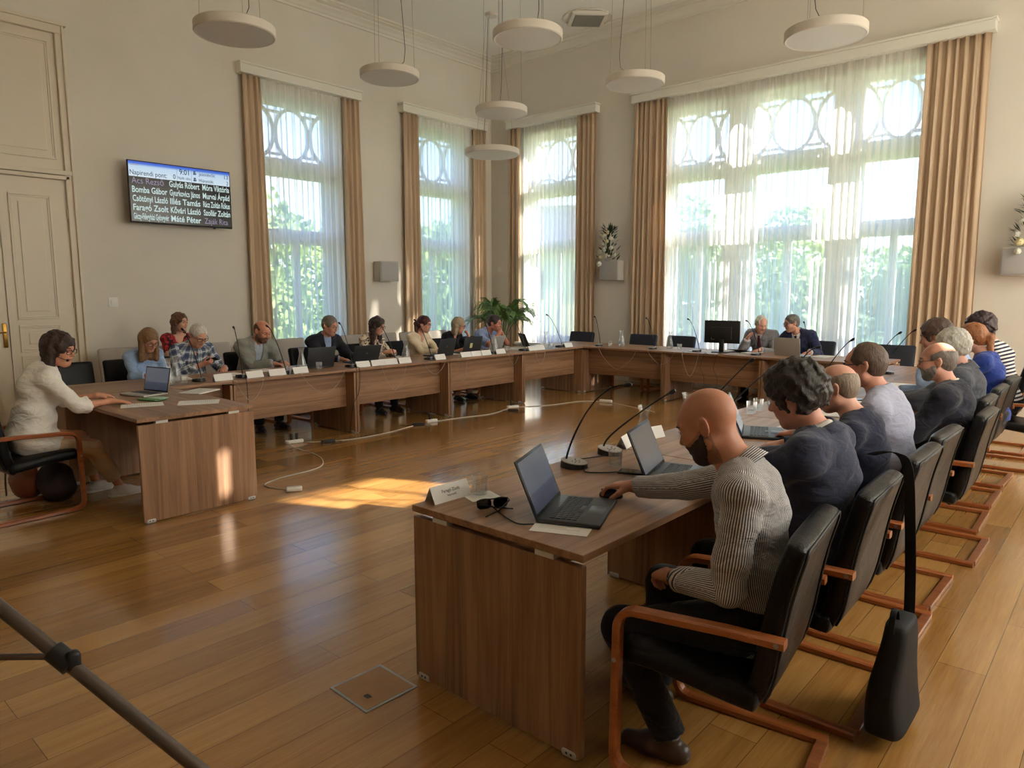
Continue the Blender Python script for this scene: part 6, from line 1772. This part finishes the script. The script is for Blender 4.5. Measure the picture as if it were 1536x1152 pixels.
add('white', 'person with thick white hair in grey jacket', (-.94, 5.90), PI, F_(res=.007, bulk=1.05, lean=-4, hunch=6, nfwd=.2, dz=-.0, pitch=12, skin=(204, 150, 130), hairstyle='short', hair=(196, 190, 178), hairt=.018, hlump=.003, top=F_(mat=white_sh), jacket=F_(mat=cloth_mat('grey_jacket', (74, 76, 84)))))
add('brown', 'person in light blue shirt with brown hair, hand raised to the face', (-1.0, 6.64), PI, F_(res=.007, scale=1.06, lean=10, hunch=6, dz=.03, pitch=14, nfwd=.5, skin=(206, 148, 126), hairstyle='short', hair=(86, 64, 50), hairt=.022, hlump=.003, top=F_(mat=sky_blue), L=F_(w=(.30, .13, 1.02), el=(.5, .4, -1), f=(-.2, -.1, 1), n=(-.6, -.7, .1), curl=(20, 40, 30)), R=F_(w=(.5, -.05, .80))))
add('ginger', 'person with tied ginger hair in royal blue top', (-.92, 7.38), PI, F_(sex='f', res=.007, scale=.98, lean=6, hunch=8, dz=.02, pitch=14, skin=(214, 160, 136), hairstyle='tied', hair=(168, 104, 58), hairt=.018, tail=(-.05, .03, -.16), top=F_(mat=cloth_mat('royal_blue', (40, 62, 138)), style='crew')))
add('hoops', 'person with dark curly bob in navy and white striped top', (-.92, 8.18), PI, F_(sex='f', scale=1.06, res=.007, lean=10, hunch=8, dz=.04, pitch=16, yaw=10, skin=(200, 146, 122), hairstyle='bob', hair=(58, 36, 34), hairt=.03, hlump=.006, hfreq=60, top=F_(mat=hoop_mat(), style='crew')))
# facing row
add('bluewoman', 'person with long straight fair-brown hair in light blue shirt, glasses, looking down', (-8.08, 3.05), 0, F_(sex='f', res=.007, lean=12, hunch=10, pitch=30, yaw=8, skin=(206, 152, 124), hairstyle='long', hair=(134, 98, 66), hairt=.014, glasses='dark', gaze=25, top=F_(mat=sky_blue, sleeve=1.45, style='shirt'), L=F_(w=(.46, .06, .80)), R=F_(w=(.48, -.02, .80), f=(.8, .5, -.1), el=(-.3, -.7, -.7))))
add('plaid', 'person with white hair in blue plaid shirt, reading a phone', (-8.15, 3.60), 0, F_(res=.0068, bulk=1.14, lean=8, hunch=16, nfwd=.5, pitch=30, yaw=6, skin=(214, 158, 134), hairstyle='short', hair=(214, 208, 196), hairt=.008, hlump=.0014, glasses='dark', gaze=25, top=F_(mat=plaid_mat(), sleeve=1.7), pattern=True, R=F_(w=(.42, -.02, .86), f=(.7, .5, .2), n=(.1, .5, .8), curl=(35, 50, 30), el=(-.3, -.6, -.7)), L=F_(w=(.43, .22, .80), f=(.8, -.5, -.1))))
add('blazer', 'person in pale grey blazer with shaved head and brown beard', (-8.14, 4.36), 0, F_(res=.0068, bulk=1.06, lean=12, hunch=10, nfwd=.4, pitch=26, yaw=14, skin=(208, 146, 118), hairstyle='fringe', hair=(120, 84, 62), hairt=.002, hlump=.0005, beard=(116, 82, 62), beardt=.006, stubble=(116, 82, 62), top=F_(mat=cloth_mat('pale_shirt', (176, 184, 200))), jacket=F_(mat=cloth_mat('grey_blazer', (142, 142, 134), bump=.2)), L=F_(w=(.44, .20, .80)), R=F_(w=(.44, .06, .80), f=(.7, .6, -.1))))
add('suit', 'person in black suit jacket and pale blue shirt with grey hair and glasses', (-8.06, 5.30), 0, F_(res=.0068, bulk=1.06, lean=9, hunch=8, pitch=16, yaw=16, skin=(204, 148, 124), hairstyle='short', hair=(124, 116, 108), hairt=.010, hlump=.0018, glasses='wire', top=F_(mat=pale_blue), jacket=F_(mat=cloth_mat('black_suit', (34, 34, 42))), L=F_(w=(.48, .30, .80)), R=F_(w=(.46, .0, .80), f=(.8, .4, -.1))))
add('zebra', 'person with wavy dark hair in zebra-patterned blouse and glasses', (-8.06, 6.08), 0, F_(sex='f', res=.007, lean=8, hunch=8, pitch=14, yaw=18, skin=(212, 158, 132), hairstyle='wavy', hair=(62, 40, 34), hairt=.02, hlump=.005, hfreq=50, glasses='dark', top=F_(mat=blotch('zebra_print', s255(40, 34, 36), s255(224, 206, 182), 16, .47, (1, 1, 1.6), 2.2, .02), style='vneck', sleeve=1.85), legs=cloth_mat('dark_skirt', (30, 28, 32)), L=F_(w=(.42, .12, .84), f=(.6, -.6, .1), n=(0, -.8, -.5)), R=F_(w=(.42, -.02, .84), f=(.6, .6, .1), n=(0, .8, -.5))))
add('cream', 'person with tied dark red hair in cream cardigan and glasses', (-8.06, 6.92), 0, F_(sex='f', res=.007, lean=10, hunch=8, pitch=12, yaw=24, skin=(214, 158, 134), hairstyle='tied', hair=(86, 40, 36), hairt=.012, tail=(.02, -.06, -.22), glasses='wire', top=F_(mat=cloth_mat('cream_cardigan', (232, 212, 182)), style='vneck', sleeve=1.93), L=F_(w=(.46, .24, .80)), R=F_(w=(.44, .08, .80), f=(.7, .6, -.1))))
add('blonde', 'person with grey-blonde bob in black top, chin on hand', (-8.08, 7.58), 0, F_(sex='f', res=.007, scale=.92, lean=14, hunch=12, pitch=14, yaw=26, skin=(214, 158, 132), hairstyle='bob', hair=(178, 158, 130), hairt=.016, hlump=.003, glasses='dark', top=F_(mat=cloth_mat('black_top', (28, 26, 30)), style='vneck', sleeve=.75), legs=cloth_mat('skin_tight', (150, 110, 90)), L=F_(w=(.36, .14, .98), el=(.4, .6, -1), f=(-.15, -.3, .9), n=(-.7, -.5, .1), curl=(50, 70, 40)), R=F_(w=(.45, -.02, .80), f=(.7, .6, -.1))))
add('clasped', 'person in light blue shirt resting mouth on clasped hands', (-8.12, 8.34), 0, F_(res=.007, bulk=1.1, lean=20, hunch=12, pitch=12, yaw=20, nfwd=.5, skin=(206, 136, 112), hairstyle='short', hair=(58, 42, 38), hairt=.012, hlump=.002, stubble=(110, 70, 56), top=F_(mat=cloth_mat('cornflower_shirt', (140, 156, 196)), sleeve=.85), L=F_(w=(.46, .07, 1.0), el=(.2, .8, -1), f=(-.25, -.45, .8), n=(-.5, -.8, .1), curl=(45, 60, 40)), R=F_(w=(.47, .0, .99), el=(.2, -.8, -1), f=(-.2, .45, .8), n=(-.5, .8, .1), curl=(35, 55, 40))))
red_m = blotch('red_black_print', s255(30, 16, 20), s255(156, 26, 38), 15, .46, (1, 1, 1), 1.6, .04, s255(186, 44, 56))
add('reddress', 'person in red and black patterned dress seated by the wall', (-9.66, 4.14), 0, F_(sex='f', res=.0075, scale=.97, lean=0, hunch=5, pitch=4, yaw=22, dz=.02, skin=(216, 164, 140), hairstyle='bob', hair=(104, 66, 48), hairt=.016, hlump=.005, hfreq=60, fringe_z=.01, top=F_(mat=red_m, style='wide', sleeve=.6, name='dress', hem=.10), legs=red_m, L=F_(w=(.30, .08, .66)), R=F_(w=(.30, -.04, .66), f=(.8, .5, -.1))))
# far row
add('elder', 'person with white hair in grey jacket and maroon tie at the window table', (-4.24, 10.60), -PI / 2, F_(res=.0075, bulk=1.1, lean=14, hunch=12, pitch=24, yaw=42, nfwd=.5, skin=(218, 164, 142), hairstyle='receding', hair=(216, 210, 200), hairt=.008, hlump=.001, top=F_(mat=cloth_mat('lilac_white_shirt', (206, 200, 208))), jacket=F_(mat=cloth_mat('dove_jacket', (148, 148, 154)), tie=cloth_mat('maroon_tie', (92, 40, 52))), L=F_(w=(.44, .10, .80), f=(.8, -.4, -.1)), R=F_(w=(.34, -.14, .95), f=(.5, .5, .6), n=(-.2, .8, -.3))))
add('navysuit', 'person in navy suit with grey hair leaning sideways at the window table', (-3.66, 10.58), -PI / 2, F_(res=.0075, bulk=1.12, lean=12, hunch=10, pitch=12, yaw=-46, lat=-5, nfwd=.5, skin=(206, 150, 126), hairstyle='short', hair=(112, 106, 100), hairt=.008, hlump=.001, glasses='dark', top=F_(mat=white_sh), jacket=F_(mat=cloth_mat('navy_suit', (38, 44, 74)), tie=cloth_mat('dark_tie', (24, 26, 40))), L=F_(w=(.42, .22, .80)), R=F_(w=(.44, -.02, .80), f=(.8, .5, -.1))))
# the woman at the side desk
add('secretary', 'person in loose white blouse and beige trousers with brown bob, speaking at the side desk', (-6.24, 1.53), PI / 2, F_(sex='f', res=.0055, bulk=1.10, scale=1.0, lean=12, hunch=8, pitch=10, yaw=-50, nfwd=.4, skin=(212, 152, 122), hairstyle='bob', hair=(60, 38, 32), hairt=.026, hlump=.004, hfreq=55, fringe_z=-.012, glasses='dark', headset=-1, loose=.03, fold=.008, top=F_(mat=cloth_mat('white_blouse', (240, 236, 228)), off=.014, sleeve=1.28, hem=.15, style='crew', name='blouse'), legs=cloth_mat('beige_trousers', (208, 184, 152)), legcut=.82, waistcut=.02, drape=True, shoes=plain('sneaker_canvas', s255(216, 212, 206), .7), sole=plain('sneaker_sole', s255(232, 228, 220), .5),
    L=F_(w=(.50, .02, .82), el=(-.2, .6, -.7), f=(1, -.2, -.1), curl=(20, 30, 20)), R=F_(w=(.50, -.24, .80), el=(-.2, -.6, -.7), f=(.9, -.35, -.08), curl=(6, 12, 8)), footL=(.50, .17, 0), footR=(.58, -.12, 0)))
a = P['striped'][1]['arms']['R']; w_ = Matrix.Translation((-.95, 2.30, 0)) @ Matrix.Rotation(PI, 4, 'Z') @ Vector(a[2] + a[3] * .115); ms.location = (w_.x, w_.y, TT)
pp2 = thing('smartphone', 'dark phone held by the plaid-shirted man', 'phone', (0, 0, 0))
a = P['plaid'][1]['arms']['R']; w = v3(-8.15, 3.60, 0) + a[2] + a[3] * .10 + a[4] * .028
pp2.location = w
ph_b = MB().rbox((0, 0, 0), (.15, .074, .009), .004, 2).build('case', black_pl, pp2); MB().box((0, 0, .0049), (.14, .066, .0006)).build('screen', emis('held_screen', s255(120, 130, 150), .6), pp2)
fx_, nx_ = Vector(a[3]), Vector(a[4]); yy = nx_.cross(fx_)
pp2.rotation_euler = Matrix((fx_, yy, nx_)).transposed().to_euler()
# ------------------------------------------------------------------ unseen blinds added to diffuse the side sun, light, sky, camera
for i, (a, b) in enumerate([(2.8, 5.4), (7.4, 10.5)]):
    cloth('window_blind', a, b, 0.6, 4.95, 0.06, 0.016, 0.11, TO_R, blind_m, 60 + i, nz=4, per=6, lab='cream cloth blind drawn over the side windows, ' + ('first', 'second', 'third')[i] + ' from the door end', cat='blind', group='side window blinds')
W = bpy.data.worlds.new('World'); SC.world = W; W.use_nodes = True
nt = W.node_tree; bg = nt.nodes['Background']
tc = nt.nodes.new('ShaderNodeTexCoord'); sp = nt.nodes.new('ShaderNodeSeparateXYZ'); nt.links.new(tc.outputs['Generated'], sp.inputs[0])
rp = nt.nodes.new('ShaderNodeValToRGB'); e = rp.color_ramp.elements
e[0].position = 0.0; e[0].color = (*s255(236, 240, 240), 1); e[1].position = .75; e[1].color = (*s255(84, 140, 226), 1)
x = e.new(.10); x.color = (*s255(206, 224, 244), 1); x = e.new(.28); x.color = (*s255(128, 176, 240), 1)
nt.links.new(sp.outputs[2], rp.inputs[0])
ns = nt.nodes.new('ShaderNodeTexNoise'); ns.inputs['Scale'].default_value = 3.2; ns.inputs['Detail'].default_value = 6; nt.links.new(tc.outputs['Generated'], ns.inputs['Vector'])
r2 = nt.nodes.new('ShaderNodeValToRGB'); r2.color_ramp.elements[0].position = .52; r2.color_ramp.elements[0].color = (0, 0, 0, 1); r2.color_ramp.elements[1].position = .72; r2.color_ramp.elements[1].color = (.7, .7, .7, 1); nt.links.new(ns.outputs['Fac'], r2.inputs[0])
mx = nt.nodes.new('ShaderNodeMix'); mx.data_type = 'RGBA'; nt.links.new(r2.outputs[0], mx.inputs[0]); nt.links.new(rp.outputs[0], mx.inputs[6]); mx.inputs[7].default_value = (.9, .92, .95, 1)
nt.links.new(mx.outputs[2], bg.inputs['Color'])
# brighter hazy half of the sky around the sun side
mr = nt.nodes.new('ShaderNodeMapRange'); mr.inputs['From Min'].default_value = -.1; mr.inputs['From Max'].default_value = .8; mr.inputs['To Min'].default_value = SKY_N; mr.inputs['To Max'].default_value = SKY_S
nt.links.new(sp.outputs[0], mr.inputs['Value']); nt.links.new(mr.outputs[0], bg.inputs['Strength'])
L = bpy.data.lights.new('sun', 'SUN'); L.energy = SUN_E; L.angle = R_(.7); L.color = (1.0, .92, .80)
lo = bpy.data.objects.new('sun', L); COL.objects.link(lo)
d = Vector((-.9, -.4, -math.tan(R_(20)) * math.hypot(.9, .4))); lo.rotation_euler = d.to_track_quat('-Z', 'Y').to_euler(); lo.location = (12, 18, 12)
def portal(u0, u1, z0, z1, to, flip):
    a = bpy.data.lights.new('window_portal', 'AREA'); a.shape = 'RECTANGLE'; a.size = u1 - u0; a.size_y = z1 - z0; a.cycles.is_portal = True
    o = bpy.data.objects.new('window_portal', a); COL.objects.link(o)
    o.location = to @ Vector(((u0 + u1) / 2, .38, (z0 + z1) / 2)); n = to.to_3x3() @ Vector((0, -1, 0)); o.rotation_euler = n.to_track_quat('-Z', 'Y').to_euler()
for a, b in WA: portal(a, b, ZW0, ZW1, TO_A, 0)
for a, b in WB: portal(a, b, ZW0, ZW1, TO_B, 0)
for a, b, c, d_ in RW: portal(a, b, c, d_, TO_R, 0)
cam = bpy.data.cameras.new('camera'); cam.sensor_width = 36; cam.lens = 1062.9 / 1536 * 36; cam.clip_start = .05; cam.clip_end = 300
co = bpy.data.objects.new('camera', cam); COL.objects.link(co); co.location = (0, 0, 1.6446)
p_, y_, r_ = R_(7.394), R_(41.496), R_(-.0838)
fwv = Vector((-math.sin(y_) * math.cos(p_), math.cos(y_) * math.cos(p_), -math.sin(p_))); r0 = Vector((math.cos(y_), math.sin(y_), 0)); u0 = r0.cross(fwv)
rr = r0 * math.cos(r_) + u0 * math.sin(r_); uu = u0 * math.cos(r_) - r0 * math.sin(r_)
co.matrix_world = Matrix((rr, uu, -fwv)).transposed().to_4x4(); co.location = (0, 0, 1.6446)
SC.camera = co
SC.cycles.use_denoising = True; SC.cycles.max_bounces = 10; SC.cycles.transparent_max_bounces = 24; SC.cycles.diffuse_bounces = 6; SC.cycles.glossy_bounces = 3
SC.cycles.caustics_reflective = False; SC.cycles.caustics_refractive = False; SC.cycles.sample_clamp_indirect = 6.0
vs = SC.view_settings; vs.view_transform = 'Standard'; vs.look = 'None'; vs.gamma = 1.0; vs.use_curve_mapping = False; vs.exposure = EXPO
print('script built in', round(time.time() - T0, 1))

import os
if os.environ.get('HEADS'): 
    for k, (t, i) in P.items():
        t_m = Matrix.Translation(t.location) @ Matrix.Rotation(t.rotation_euler.z, 4, 'Z')
        h = t_m @ Vector(i['hc']); print('HEAD', k, *[round(x, 3) for x in h])
